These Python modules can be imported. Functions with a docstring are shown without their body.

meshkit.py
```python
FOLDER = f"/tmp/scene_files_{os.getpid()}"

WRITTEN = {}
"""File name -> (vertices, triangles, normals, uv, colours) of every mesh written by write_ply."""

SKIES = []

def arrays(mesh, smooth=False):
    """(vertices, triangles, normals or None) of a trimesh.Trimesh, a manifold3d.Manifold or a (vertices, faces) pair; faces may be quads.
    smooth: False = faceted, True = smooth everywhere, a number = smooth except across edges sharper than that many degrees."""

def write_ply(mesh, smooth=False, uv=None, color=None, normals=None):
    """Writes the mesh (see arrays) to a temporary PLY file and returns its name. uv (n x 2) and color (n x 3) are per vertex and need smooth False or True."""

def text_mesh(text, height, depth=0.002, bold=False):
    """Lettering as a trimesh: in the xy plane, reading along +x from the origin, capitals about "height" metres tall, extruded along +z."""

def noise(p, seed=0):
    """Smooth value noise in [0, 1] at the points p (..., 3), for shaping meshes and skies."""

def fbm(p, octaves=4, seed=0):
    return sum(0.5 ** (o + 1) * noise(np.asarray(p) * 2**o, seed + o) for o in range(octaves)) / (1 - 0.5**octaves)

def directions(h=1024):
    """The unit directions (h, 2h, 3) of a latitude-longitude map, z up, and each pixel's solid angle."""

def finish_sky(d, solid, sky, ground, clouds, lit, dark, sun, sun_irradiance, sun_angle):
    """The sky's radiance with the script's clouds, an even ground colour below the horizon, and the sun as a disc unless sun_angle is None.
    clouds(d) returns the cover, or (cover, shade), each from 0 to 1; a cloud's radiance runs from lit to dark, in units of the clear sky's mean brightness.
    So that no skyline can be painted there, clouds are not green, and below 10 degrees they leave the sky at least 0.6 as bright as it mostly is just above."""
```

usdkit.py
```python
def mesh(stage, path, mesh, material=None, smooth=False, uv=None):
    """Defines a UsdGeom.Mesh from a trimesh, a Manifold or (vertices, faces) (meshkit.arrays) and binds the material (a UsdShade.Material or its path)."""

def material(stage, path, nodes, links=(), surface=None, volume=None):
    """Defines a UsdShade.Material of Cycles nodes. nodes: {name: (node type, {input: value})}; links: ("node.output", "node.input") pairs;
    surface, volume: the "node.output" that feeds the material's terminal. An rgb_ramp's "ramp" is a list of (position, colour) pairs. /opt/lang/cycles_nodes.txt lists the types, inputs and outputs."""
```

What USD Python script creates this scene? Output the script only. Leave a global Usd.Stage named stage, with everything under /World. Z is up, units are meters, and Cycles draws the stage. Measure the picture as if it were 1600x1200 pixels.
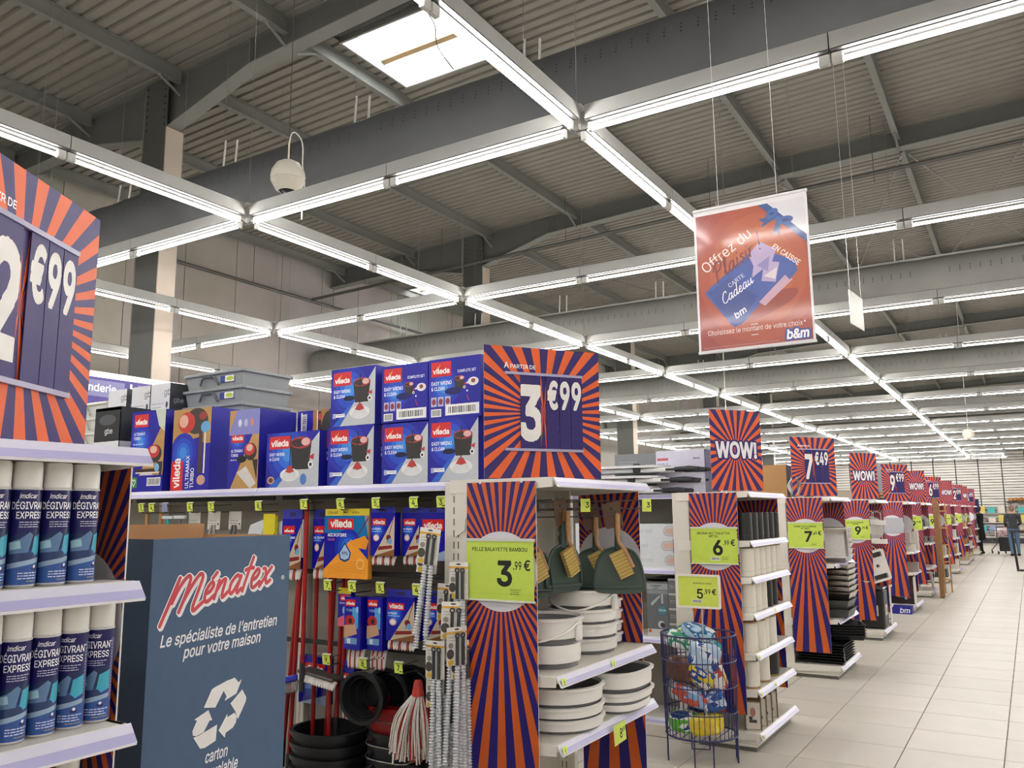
import math, random
import numpy as np, trimesh, manifold3d as m3, usdkit, meshkit
from shapely.geometry import Polygon, LineString, MultiPolygon, Point, box as sbox
from shapely import affinity, union_all
from pxr import Usd, UsdGeom, UsdLux, UsdShade, Gf, Sdf, Vt

stage = Usd.Stage.CreateInMemory()
UsdGeom.SetStageUpAxis(stage, UsdGeom.Tokens.z)
UsdGeom.SetStageMetersPerUnit(stage, 1.0)
UsdGeom.Xform.Define(stage, '/World')
UsdGeom.Scope.Define(stage, '/World/Looks')
random.seed(7)
PI = math.pi

# ------------------------------------------------------------------ camera, sky, exposure
YAW, PITCH, ROLL, FPX = 0.55506, 0.15599, -0.00811, 1288.6
TUBE = 50.0            # strength of the fluorescent tubes
SKY = 4.0              # overcast sky above the rooflights
cam = UsdGeom.Camera.Define(stage, '/World/camera')
f_ = np.array([-math.sin(YAW) * math.cos(PITCH), math.cos(YAW) * math.cos(PITCH), math.sin(PITCH)])
r_ = np.array([math.cos(YAW), math.sin(YAW), 0.0]); u_ = np.cross(r_, f_)
R_ = math.cos(ROLL) * r_ + math.sin(ROLL) * u_; U_ = -math.sin(ROLL) * r_ + math.cos(ROLL) * u_
cam.AddTransformOp().Set(Gf.Matrix4d(*R_, 0, *U_, 0, *(-f_), 0, 0, 0, 1.6, 1))
cam.CreateHorizontalApertureAttr(36.0); cam.CreateVerticalApertureAttr(27.0)
cam.CreateFocalLengthAttr(FPX / 1600 * 36.0)
cam.CreateClippingRangeAttr(Gf.Vec2f(0.05, 200.0))
cam.CreateExposureAttr(0.55)
dome = UsdLux.DomeLight.Define(stage, '/World/sky')
dome.CreateIntensityAttr(SKY); dome.CreateColorAttr(Gf.Vec3f(0.93, 0.97, 1.0))

# ------------------------------------------------------------------ colours and materials
def lin(c):
    if isinstance(c, str):
        c = c.lstrip('#'); c = [int(c[i:i + 2], 16) / 255 for i in (0, 2, 4)]
    return tuple(x / 12.92 if x <= 0.04045 else ((x + 0.055) / 1.055) ** 2.4 for x in c)

def paint(name, rough, metallic=0.0, var=0.06, scale=30.0, coat=0.0, bump=0.0, bscale=200.0, **kw):
    """A surface whose colour is each face's own ("col"), with a faint procedural unevenness."""
    n = {"a": ("attribute", {"attribute": "col"}), "tc": ("texture_coordinate", {}), "n": ("noise_texture", {"scale": scale, "detail": 3.0}),
         "mr": ("map_range", {"from_min": 0.3, "from_max": 0.7, "to_min": 1 - var, "to_max": 1.0}),
         "mx": ("mix_color", {"blend_type": "multiply", "fac": 1.0}),
         "p": ("principled_bsdf", {"roughness": rough, "metallic": metallic, "coat_weight": coat, "coat_roughness": 0.08, **kw})}
    l = [("tc.object", "n.vector"), ("n.fac", "mr.value"), ("a.color", "mx.a"), ("mr.result", "mx.b"), ("mx.result", "p.base_color")]
    if bump:
        n["n2"] = ("noise_texture", {"scale": bscale, "detail": 2.0}); n["bp"] = ("bump", {"strength": bump, "distance": 0.01})
        l += [("tc.object", "n2.vector"), ("n2.fac", "bp.height"), ("bp.normal", "p.normal")]
    return usdkit.material(stage, '/World/Looks/' + name, n, l, surface="p.BSDF")

M = dict(
    card=paint('printed_card', 0.5), gloss=paint('glossy_plastic', 0.28, var=0.03), satin=paint('satin_plastic', 0.42, var=0.04),
    film=paint('film_wrap', 0.16, var=0.04, bump=0.25, bscale=25.0), coatm=paint('coated_steel', 0.38, var=0.05, scale=6.0),
    metal=paint('bare_metal', 0.28, 1.0, var=0.1), cloth=paint('cloth', 0.95, var=0.15, scale=120.0, bump=0.3),
    wood=paint('bamboo', 0.55, var=0.25, scale=60.0), matte=paint('matte_paint', 0.75, var=0.08, scale=3.0),
    fabricduct=paint('duct_fabric', 0.9, var=0.12, scale=2.5, bump=0.25, bscale=3.0),
    concrete=paint('concrete', 0.85, var=0.14, scale=1.2, bump=0.1, bscale=30.0), skin=paint('skin', 0.55),
    poster=paint('poster_film', 0.3, var=0.03, coat=0.5, bump=0.3, bscale=4.0),
    foil=paint('crumpled_foil', 0.3, 1.0, var=0.1, bump=0.3, bscale=12.0),
    tile=paint('glazed_tile', 0.42, var=0.05, scale=4.0, specular_ior_level=0.3))
M['tube'] = usdkit.material(stage, '/World/Looks/lit_tube', {"e": ("emission", {"color": lin('#fffaf6'), "strength": TUBE})}, surface="e.emission")
M['pane'] = usdkit.material(stage, '/World/Looks/rooflight_pane', {"t": ("transparent_bsdf", {"color": (.95, .95, .95)}), "l": ("translucent_bsdf", {"color": (.9, .9, .9)}),
    "m": ("mix_closure", {"fac": 0.5})}, [("t.BSDF", "m.closure1"), ("l.BSDF", "m.closure2")], surface="m.closure")
M['clear'] = usdkit.material(stage, '/World/Looks/clear_plastic', {"t": ("transparent_bsdf", {"color": (.97, .97, .97)}), "g": ("glossy_bsdf", {"roughness": 0.06, "color": (1, 1, 1)}),
    "f": ("fresnel", {"IOR": 1.45}), "m": ("mix_closure", {})}, [("f.fac", "m.fac"), ("t.BSDF", "m.closure1"), ("g.BSDF", "m.closure2")], surface="m.closure")

# ------------------------------------------------------------------ mesh builder
class B:
    """Collects shapes with a colour each; becomes one Mesh."""
    def __init__(s): s.V, s.F, s.C, s.n = [], [], [], 0
    def raw(s, v, f, c):
        v, f = np.asarray(v, float), np.asarray(f, int)
        if len(f) == 0: return s
        if f.shape[1] == 4: f = np.vstack([f[:, [0, 1, 2]], f[:, [0, 2, 3]]])
        c = np.asarray(lin(c) if isinstance(c, (str, tuple)) else c, float)
        if c.ndim == 1: c = np.tile(c, (len(f), 1))
        s.V.append(v); s.F.append(f + s.n); s.C.append(c); s.n += len(v); return s
    def tm(s, m, c): return s.raw(m.vertices, m.faces, c)
    def mf(s, m, c):
        q = m.to_mesh(); return s.raw(q.vert_properties[:, :3], q.tri_verts, c)
    def box(s, x0, x1, y0, y1, z0, z1, c, ch=0.0, rz=0.0, at=None):
        if ch:
            d = min(ch, 0.49 * min(x1 - x0, y1 - y0, z1 - z0)); pts = []
            for X, sx in ((x0, 1), (x1, -1)):
                for Y, sy in ((y0, 1), (y1, -1)):
                    for Z, sz in ((z0, 1), (z1, -1)):
                        pts += [(X, Y + sy * d, Z + sz * d), (X + sx * d, Y, Z + sz * d), (X + sx * d, Y + sy * d, Z)]
            h = m3.Manifold.hull_points(np.array(pts)); q = h.to_mesh(); v, f = np.array(q.vert_properties[:, :3], float), q.tri_verts
        else:
            v = np.array([(x, y, z) for x in (x0, x1) for y in (y0, y1) for z in (z0, z1)], float)
            f = np.array([(0, 1, 3, 2), (4, 6, 7, 5), (0, 4, 5, 1), (2, 3, 7, 6), (0, 2, 6, 4), (1, 5, 7, 3)])
        if rz:
            o = np.array(at if at is not None else ((x0 + x1) / 2, (y0 + y1) / 2, 0), float)
            cz, sz_ = math.cos(rz), math.sin(rz); v = v - o; v = np.stack([v[:, 0] * cz - v[:, 1] * sz_, v[:, 0] * sz_ + v[:, 1] * cz, v[:, 2]], 1) + o
        return s.raw(v, f, c)
    def tube(s, pts, r, c, n=8, cap=True):
        """A round bar along a polyline; r a number or one per point."""
        p = np.asarray(pts, float); rr = np.broadcast_to(np.asarray(r, float), (len(p),))
        t = np.gradient(p, axis=0); t /= np.maximum(np.linalg.norm(t, axis=1, keepdims=True), 1e-9)
        a = np.cross(t[0], (0, 0, 1) if abs(t[0, 2]) < 0.9 else (1, 0, 0)); V = []
        for i in range(len(p)):
            a = a - t[i] * a.dot(t[i]); a /= max(np.linalg.norm(a), 1e-9); b = np.cross(t[i], a)
            for k in range(n):
                q = 2 * PI * k / n; V.append(p[i] + rr[i] * (math.cos(q) * a + math.sin(q) * b))
        F = [(i * n + k, i * n + (k + 1) % n, (i + 1) * n + (k + 1) % n, (i + 1) * n + k) for i in range(len(p) - 1) for k in range(n)]
        F = np.array(F); F = np.vstack([F[:, [0, 1, 2]], F[:, [0, 2, 3]]])
        if cap:
            V += [p[0], p[-1]]; m = len(V)
            F = np.vstack([F, [(m - 2, (k + 1) % n, k) for k in range(n)], [(m - 1, (len(p) - 1) * n + k, (len(p) - 1) * n + (k + 1) % n) for k in range(n)]])
        return s.raw(V, F, c)
    def lathe(s, prof, c, n=24, at=(0, 0, 0), sy=1.0, colors=None, power=2.0):
        """Profile [(r, z)...] turned about z; power > 2 squares the round off; colors: one per profile segment."""
        prof = np.asarray(prof, float); q = np.arange(n) / n * 2 * PI
        cx, cy = np.cos(q), np.sin(q)
        if power != 2.0:
            k = (np.abs(cx) ** power + np.abs(cy) ** power) ** (-1 / power); cx, cy = cx * k, cy * k
        V = np.concatenate([np.stack([r * cx, r * cy * sy, np.full(n, z)], 1) for r, z in prof]) + np.asarray(at)
        for i in range(len(prof) - 1):
            F = [(i * n + k, i * n + (k + 1) % n, (i + 1) * n + (k + 1) % n, (i + 1) * n + k) for k in range(n)]
            f = np.array(F); f = np.vstack([f[:, [0, 1, 2]], f[:, [0, 2, 3]]])
            s.F.append(f + s.n); s.C.append(np.tile(lin(colors[i] if colors else c), (len(f), 1)))
        s.V.append(V); s.n += len(V); return s
    def prism(s, poly, frame, t, c, side=None):
        """A shapely polygon given thickness t; frame = (origin, ux, uy), its face looks along ux x uy and t goes back from it."""
        o, ux, uy = (np.asarray(a, float) for a in frame); nz = np.cross(ux, uy)
        for g in getattr(poly, 'geoms', [poly]):
            if g.is_empty or g.area < 1e-9: continue
            v, f = tri(g); f = orient(v, f)
            P = o + v[:, :1] * ux + v[:, 1:] * uy
            s.raw(P, f, c)
            if t:
                s.raw(P - nz * t, f[:, ::-1], side or c)
                for ring in [g.exterior, *g.interiors]:
                    w = np.array(ring.coords); ccw = ring.is_ccw == (ring is g.exterior or ring.coords[0] == g.exterior.coords[0])
                    if ring.is_ccw != (np.array_equal(w, np.array(g.exterior.coords))): w = w[::-1]
                    a = o + w[:, :1] * ux + w[:, 1:] * uy; b = a - nz * t; m = len(w)
                    s.raw(np.vstack([a, b]), [(m + i, m + i + 1, i + 1, i) for i in range(m - 1)], side or c)
        return s
    def arrays(s): return np.vstack(s.V), np.vstack(s.F), np.vstack(s.C)
    def moved(s, mat4):
        s.V = [v @ np.asarray(mat4)[:3, :3].T + np.asarray(mat4)[:3, 3] for v in s.V]; return s

def tri(g):
    return trimesh.creation.triangulate_polygon(g, engine='earcut')
def orient(v, f):
    a = v[f[:, 1]] - v[f[:, 0]]; b = v[f[:, 2]] - v[f[:, 0]]
    bad = a[:, 0] * b[:, 1] - a[:, 1] * b[:, 0] < 0
    f = np.array(f); f[bad] = f[bad][:, ::-1]; return f

def smooth_split(V, F, C, deg):
    key = np.round(V, 6); _, w = np.unique(key, axis=0, return_inverse=True); w = w.ravel()
    fn = np.cross(V[F[:, 1]] - V[F[:, 0]], V[F[:, 2]] - V[F[:, 0]]); L = np.maximum(np.linalg.norm(fn, axis=1, keepdims=True), 1e-15); un = fn / L
    cor = w[F].ravel(); face = np.repeat(np.arange(len(F)), 3); o = np.argsort(cor, kind='stable')
    cs = cor[o]; start = np.r_[0, np.nonzero(np.diff(cs))[0] + 1]; cnt = np.diff(np.r_[start, len(cs)])
    N = np.zeros((len(cor), 3)); g = np.repeat(np.arange(len(start)), cnt); k = cnt[g]; pos = np.arange(len(cs)) - start[g]
    for j in range(cnt.max()):
        ok = j < k; a = o[ok]; b = o[(start[g] + np.minimum(j, k - 1))[ok]]
        near = (un[face[a]] * un[face[b]]).sum(1) > math.cos(math.radians(deg))
        np.add.at(N, a[near], fn[face[b[near]]])
    N /= np.maximum(np.linalg.norm(N, axis=1, keepdims=True), 1e-15)
    rows = np.round(np.hstack([cor[:, None], N]), 4); _, first, inv = np.unique(rows, axis=0, return_index=True, return_inverse=True)
    return V[F.ravel()[first]], inv.reshape(-1, 3), N[first]

used = {}
def numbered(parent, name):
    k = used.get((parent, name), -1) + 1; used[(parent, name)] = k
    return f'{parent}/{name}' if k == 0 else f'{parent}/{name}_{k:03d}'

def tag(path, label=None, cat=None, group=None, kind=None):
    p = stage.GetPrimAtPath(path)
    for k, v in (('label', label), ('category', cat), ('group', group), ('kind', kind)):
        if v: p.SetCustomDataByKey(k, v)
    return path

def put(parent, name, b, mat='card', smooth=None, label=None, kind=None):
    """One mesh under parent."""
    path = numbered(parent, name); V, F, C = b.arrays(); N = None
    if smooth: V, F, N = smooth_split(V, F, C, smooth)
    m = UsdGeom.Mesh.Define(stage, path)
    m.CreatePointsAttr(Vt.Vec3fArray.FromNumpy(V.astype(np.float32)))
    m.CreateFaceVertexCountsAttr(Vt.IntArray.FromNumpy(np.full(len(F), 3, np.int32)))
    m.CreateFaceVertexIndicesAttr(Vt.IntArray.FromNumpy(np.ascontiguousarray(F.astype(np.int32).ravel())))
    m.CreateSubdivisionSchemeAttr('none')
    if N is not None:
        m.CreateNormalsAttr(Vt.Vec3fArray.FromNumpy(N.astype(np.float32))); m.SetNormalsInterpolation('vertex')
    UsdGeom.PrimvarsAPI(m).CreatePrimvar('col', Sdf.ValueTypeNames.Color3fArray, 'uniform').Set(Vt.Vec3fArray.FromNumpy(C.astype(np.float32)))
    UsdShade.MaterialBindingAPI.Apply(m.GetPrim()).Bind(M[mat])
    if label or kind: tag(path, label, None, None, kind)
    return path

def place(path, loc, rot):
    x = UsdGeom.Xformable(stage.GetPrimAtPath(path)); x.ClearXformOpOrder()
    x.AddTranslateOp().Set(Gf.Vec3d(*map(float, loc))); x.AddRotateXYZOp().Set(Gf.Vec3f(*[math.degrees(a) for a in rot]))

def thing(name, label, cat, loc=(0, 0, 0), rot=(0, 0, 0), group=None, kind=None):
    path = numbered('/World', name); UsdGeom.Xform.Define(stage, path); place(path, loc, rot)
    return tag(path, label, cat, group, kind)

def single(name, b, mat, label, cat, smooth=None, loc=None, rot=(0, 0, 0), group=None, kind=None):
    """A thing that is one mesh."""
    path = put('/World', name, b, mat, smooth)
    if loc is not None: place(path, loc, rot)
    return tag(path, label, cat, group, kind)

def dup(src, loc, rot=(0, 0, 0), label=None, group=None):
    """A copy of a thing with its parts, under the next number."""
    name = src.rsplit('/', 1)[1]
    name = name[:-4] if name[-4:-3] == '_' and name[-3:].isdigit() else name
    path = numbered('/World', name); x = UsdGeom.Xform.Define(stage, path).GetPrim()
    if stage.GetPrimAtPath(src).IsA(UsdGeom.Mesh): x = UsdGeom.Mesh.Define(stage, path).GetPrim()
    x.GetReferences().AddInternalReference(src); place(path, loc, rot)
    if not x.IsA(UsdGeom.Mesh): x.SetInstanceable(True)
    return tag(path, label, None, group)

# ------------------------------------------------------------------ flat print
_txt = {}
def text_poly(t, h, bold=0, sx=1.0, skew=0.0, fat=0.0, anchor='l', x=0.0, y=0.0, rot=0.0):
    key = (t, bool(bold))
    if key not in _txt:
        m = meshkit.text_mesh(t, 1.0, depth=0.01, bold=bool(bold)); v, f = m.vertices, m.faces
        top = f[(v[f][:, :, 2] > 0.009).all(1)]
        _txt[key] = union_all([Polygon(v[q][:, :2]).buffer(0.002) for q in top]).simplify(0.004)
    g = _txt[key]
    if fat: g = g.buffer(fat, join_style='round')
    g = affinity.affine_transform(g, [h * sx, h * skew, 0, h, 0, 0]); x0, _, x1, _ = g.bounds
    g = affinity.translate(g, {'l': 0, 'c': -(x0 + x1) / 2, 'r': -x1}[anchor], 0)
    if rot: g = affinity.rotate(g, rot, origin=(0, 0))
    return affinity.translate(g, x, y)

def smooth_line(pts, n=6):
    p = np.asarray(pts, float); q = np.vstack([2 * p[0] - p[1], p, 2 * p[-1] - p[-2]]); out = []
    for i in range(1, len(q) - 2):
        for t in np.arange(n) / n:
            a, b, c, d = q[i - 1], q[i], q[i + 1], q[i + 2]
            out.append(0.5 * (2 * b + (c - a) * t + (2 * a - 5 * b + 4 * c - d) * t * t + (3 * b - a - 3 * c + d) * t ** 3))
    return np.array(out + [p[-1]])

# brush-script strokes on a 1-unit x-height: (advance, strokes)
SCRIPT = {
 'M': (2.75, [[(.0, -.6), (.35, .7), (.6, 1.75)], [(.45, .5), (.75, 1.3), (1.15, 1.8), (1.4, 1.65), (1.3, .8), (1.1, .0)], [(1.25, .5), (1.55, 1.2), (2.0, 1.85), (2.3, 1.7), (2.15, .8), (2.05, .2), (2.2, .0), (2.75, .4)]]),
 'P': (1.3, [[(.45, 1.9), (.35, .9), (.2, -.15)], [(.05, 1.3), (.3, 1.85), (.9, 2.0), (1.2, 1.6), (.95, 1.15), (.45, .95)]]),
 'C': (1.25, [[(1.1, 1.5), (1.05, 1.85), (.6, 1.75), (.2, 1.0), (.2, .3), (.6, .0), (1.2, .35)]]),
 'a': (1.05, [[(.8, .85), (.5, 1.0), (.15, .6), (.15, .15), (.4, .05), (.75, .6), (.85, .95), (.72, .3), (.82, .02), (1.05, .25)]]),
 'c': (.8, [[(.7, .8), (.5, 1.0), (.15, .6), (.2, .1), (.45, .0), (.8, .3)]]),
 'd': (1.1, [[(.8, .85), (.5, 1.0), (.15, .6), (.15, .15), (.4, .05), (.75, .6), (1.05, 1.9), (.75, .3), (.85, .02), (1.1, .25)]]),
 'e': (.85, [[(.15, .4), (.5, .55), (.65, .85), (.45, 1.0), (.15, .6), (.2, .1), (.45, .0), (.85, .3)]]),
 'i': (.5, [[(.25, .95), (.15, .3), (.25, .02), (.5, .25)], [(.38, 1.4), (.40, 1.45)]]),
 'l': (.6, [[(.05, .3), (.5, 1.5), (.5, 1.9), (.3, 1.7), (.2, .6), (.25, .02), (.6, .25)]]),
 'n': (1.1, [[(.2, .95), (.1, .0)], [(.15, .4), (.45, .9), (.7, .95), (.65, .4), (.72, .02), (1.1, .3)]]),
 'r': (.75, [[(.2, .95), (.1, .0)], [(.15, .4), (.4, .9), (.65, .9)]]),
 's': (.7, [[(.6, .9), (.35, 1.0), (.25, .75), (.5, .4), (.4, .05), (.1, .1)]]),
 't': (.7, [[(.55, 1.8), (.3, .6), (.2, -.05)], [(.1, 1.1), (.5, 1.2), (.75, 1.2)]]),
 'u': (1.1, [[(.2, .95), (.12, .3), (.3, .02), (.6, .4), (.8, .95), (.72, .3), (.82, .02), (1.1, .3)]]),
 'x': (1.0, [[(.15, .9), (.35, .85), (.5, .4), (.65, .05), (.95, .2)], [(.85, .95), (.5, .5), (.1, -.1)]]),
 '!': (.5, [[(.45, 1.9), (.25, .55)], [(.15, .05), (.17, .08)]])}
SCRIPT['é'] = (.85, SCRIPT['e'][1] + [[(.45, 1.2), (.68, 1.5)]])
def script_poly(t, h, w, skew=0.25, x=0.0, y=0.0, rot=0.0, rise=0.0):
    """Brush-script lettering: h = x-height, w = stroke width."""
    out, cx = [], 0.0
    for ch in t:
        if ch == ' ': cx += .5; continue
        adv, strokes = SCRIPT[ch]
        for st in strokes:
            q = smooth_line([(cx + a + skew * b, b + rise * cx) for a, b in st]) * h
            out.append(LineString(q).buffer(w / 2))
        cx += adv
    g = union_all(out).simplify(h * 0.012)
    if rot: g = affinity.rotate(g, rot, origin=(0, 0))
    return affinity.translate(g, x, y)

class Print:
    """A flat print built as coloured areas; later areas cover earlier ones."""
    def __init__(s, w, h, base, outline=None):
        s.w, s.h = w, h; s.frame = outline or sbox(0, 0, w, h); s.L = [(s.frame, base)]
    def add(s, g, c): s.L.append((g, c)); return s
    def rect(s, x0, y0, x1, y1, c): return s.add(sbox(min(x0, x1), min(y0, y1), max(x0, x1), max(y0, y1)), c)
    def poly(s, pts, c): return s.add(Polygon(pts).buffer(0), c)
    def ell(s, x, y, rx, ry, c): return s.add(affinity.scale(Point(x, y).buffer(1, 12), rx, ry), c)
    def text(s, t, x, y, h, c, **k): return s.add(text_poly(t, h, x=x, y=y, **k), c)
    def lines(s, x0, y0, x1, n, dy, th, c, rag=0.25, seed=1):
        """Small type too fine to read, as bars of words."""
        r = random.Random(seed)
        for i in range(n):
            y = y0 - i * dy; x = x0; end = x1 - (x1 - x0) * rag * r.random()
            while x < end:
                w = (x1 - x0) * r.uniform(.06, .2); s.rect(x, y, min(x + w, end), y + th, c); x += w + th * .7
        return s
    def barcode(s, x0, y0, x1, y1, c='#15151c', vertical=False, seed=3):
        r = random.Random(seed); s.rect(x0, y0, x1, y1, '#f2f2f2'); m = .06 * min(x1 - x0, y1 - y0); a, b = (y0, y1) if vertical else (x0, x1); p = a + 2 * m
        while p < b - 2 * m:
            w = (b - a) * r.uniform(.008, .028)
            if vertical: s.rect(x0 + 2 * m, p, x1 - 2 * m, min(p + w, b - 2 * m), c)
            else: s.rect(p, y0 + 2 * m, min(p + w, b - 2 * m), y1 - 2 * m, c)
            p += w + (b - a) * r.uniform(.008, .024)
        return s
    def bake(s, strips=0):
        above, out = None, []
        for g, c in reversed(s.L):
            p = g.intersection(s.frame)
            if above is not None: p = p.difference(above)
            above = g if above is None else above.union(g)
            if p.is_empty: continue
            out.append((p, lin(c)))
        V, F, C, n = [], [], [], 0
        cuts = [sbox(s.w * i / strips, -9, s.w * (i + 1) / strips, 9) for i in range(strips)] if strips else [None]
        for p, c in out:
            for cut in cuts:
                q = p if cut is None else p.intersection(cut)
                for g in getattr(q, 'geoms', [q]):
                    if g.geom_type != 'Polygon' or g.area < 1e-8: continue
                    v, f = tri(g)
                    if len(f) == 0: continue
                    V.append(v); F.append(orient(v, f) + n); C.append(np.tile(c, (len(f), 1))); n += len(v)
        return np.vstack(V), np.vstack(F), np.vstack(C)
    def onto(s, b, o, ux, uy):
        v, f, c = s.bake(); b.raw(np.asarray(o, float) + v[:, :1] * np.asarray(ux, float) + v[:, 1:] * np.asarray(uy, float), f, c); return b
    def around(s, b, r, z0, a0, strips=20, cx=0.0, cy=0.0):
        """Wrapped on a cylinder of radius r, u running anticlockwise from angle a0."""
        v, f, c = s.bake(strips); a = a0 + v[:, 0] / r
        b.raw(np.stack([cx + r * np.cos(a), cy + r * np.sin(a), z0 + v[:, 1]], 1), f, c); return b

def burst(w, h, cx, cy, n, stretch=1.0, phase=0.0):
    R, out = 4.0, []
    for k in range(n):
        a, b = (2 * PI * (k + phase) / n, 2 * PI * (k + .5 + phase) / n)
        out.append(Polygon([(cx, cy), (cx + R * stretch * math.cos(a), cy + R * math.sin(a)), (cx + R * stretch * math.cos(b), cy + R * math.sin(b))]))
    return union_all([o.buffer(1e-7) for o in out]).intersection(sbox(0, 0, w, h))

def printed_box(b, x0, x1, y0, y1, z0, z1, base, front=None, right=None, left=None, top=None, rim=0.0):
    """A carton whose faces may carry prints: front looks to -y, right to +x, left to -x, top to +z."""
    v = np.array([(x, y, z) for x in (x0, x1) for y in (y0, y1) for z in (z0, z1)], float)
    F = dict(left=(0, 1, 3, 2), right=(4, 6, 7, 5), front=(0, 4, 5, 1), back=(2, 3, 7, 6), bottom=(0, 2, 6, 4), top=(1, 5, 7, 3))
    for k, p, o, ux, uy in (('front', front, (x0, y0, z0), (1, 0, 0), (0, 0, 1)), ('right', right, (x1, y0, z0), (0, 1, 0), (0, 0, 1)),
                            ('left', left, (x0, y1, z0), (0, -1, 0), (0, 0, 1)), ('top', top, (x0, y0, z1), (1, 0, 0), (0, 1, 0))):
        if p is not None: p.onto(b, o, ux, uy); del F[k]
    return b.raw(v, list(F.values()), base)
# ================================================================== SETTING
ORD = ['first', 'second', 'third', 'fourth', 'fifth', 'sixth', 'seventh', 'eighth', 'ninth', 'tenth', 'eleventh', 'twelfth', 'thirteenth', 'fourteenth', 'fifteenth', 'sixteenth', 'seventeenth', 'eighteenth', 'nineteenth', 'twentieth']
ORD += ['twenty-' + o for o in ORD[:9]]
XL, XR, YF, YB = -13.8, 13.0, -10.0, 47.2
def roof(x): return 7.45 + 0.026 * (x + 11.4)
TP = 0.5875
fl = thing('floor', 'pale beige ceramic tiled shop floor with thin grey joints', 'floor', kind='structure')
b = B().box(XL, XR, YF, YB, -0.2, -0.004, '#6a645b'); put(fl, 'grout_bed', b, 'matte')
def tile_mesh(b, x, y, c):
    g, d = 0.0028, 0.002; X0, X1, Y0, Y1 = x + g, x + TP - g, y + g, y + TP - g
    v = [(X0, Y0, -.004), (X1, Y0, -.004), (X1, Y1, -.004), (X0, Y1, -.004), (X0 + d, Y0 + d, 0), (X1 - d, Y0 + d, 0), (X1 - d, Y1 - d, 0), (X0 + d, Y1 - d, 0)]
    return b.raw(v, [(4, 5, 6, 7), (0, 1, 5, 4), (1, 2, 6, 5), (2, 3, 7, 6), (3, 0, 4, 7)], c)
rt = random.Random(3); field = B(); TX0, TY0 = -1.462, 8.81
for i in range(-21, 25):
    for j in range(-32, 66):
        x, y = TX0 + i * TP, TY0 + j * TP
        if x < XL or x + TP > XR or y < YF or y + TP > YB: continue
        t = rt.uniform(-.012, .012); c = tuple(a + t for a in (.80, .78, .74))
        if -2 <= i <= 2 and -9 <= j <= 48: put(fl, 'tile', tile_mesh(B(), x, y, c), 'tile')
        else: tile_mesh(field, x, y, c)
put(fl, 'tile_field', field, 'tile', kind='stuff')

# roof deck: ribs run across the shop; two rooflights are left open
HOLES = [(-6.95, -5.48, 7.15, 8.45), (-13.35, -12.35, 16.3, 17.3)]
deck = B(); pit = 0.165
def deck_strip(y0, x0, x1):
    prof = [(0, 0), (.105, 0), (.117, .03), (.153, .03), (.165, 0)]
    P = [(x, y0 + a, roof(x) + z) for x in (x0, x1) for a, z in prof]
    deck.raw(P, [(k, k + 1, 6 + k, 5 + k) for k in range(4)], (.49, .475, .44))
y = YF
while y < YB:
    cuts = [XL, XR]
    for hx0, hx1, hy0, hy1 in HOLES:
        if y + pit > hy0 and y < hy1: cuts += [hx0, hx1]
    cuts.sort()
    for k in range(0, len(cuts), 2): deck_strip(y, cuts[k], cuts[k + 1])
    y += pit
ce = thing('ceiling', 'grey white profiled steel roof deck with close ribs', 'ceiling', kind='structure'); put(ce, 'deck', deck, 'matte')
seal = B()
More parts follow.
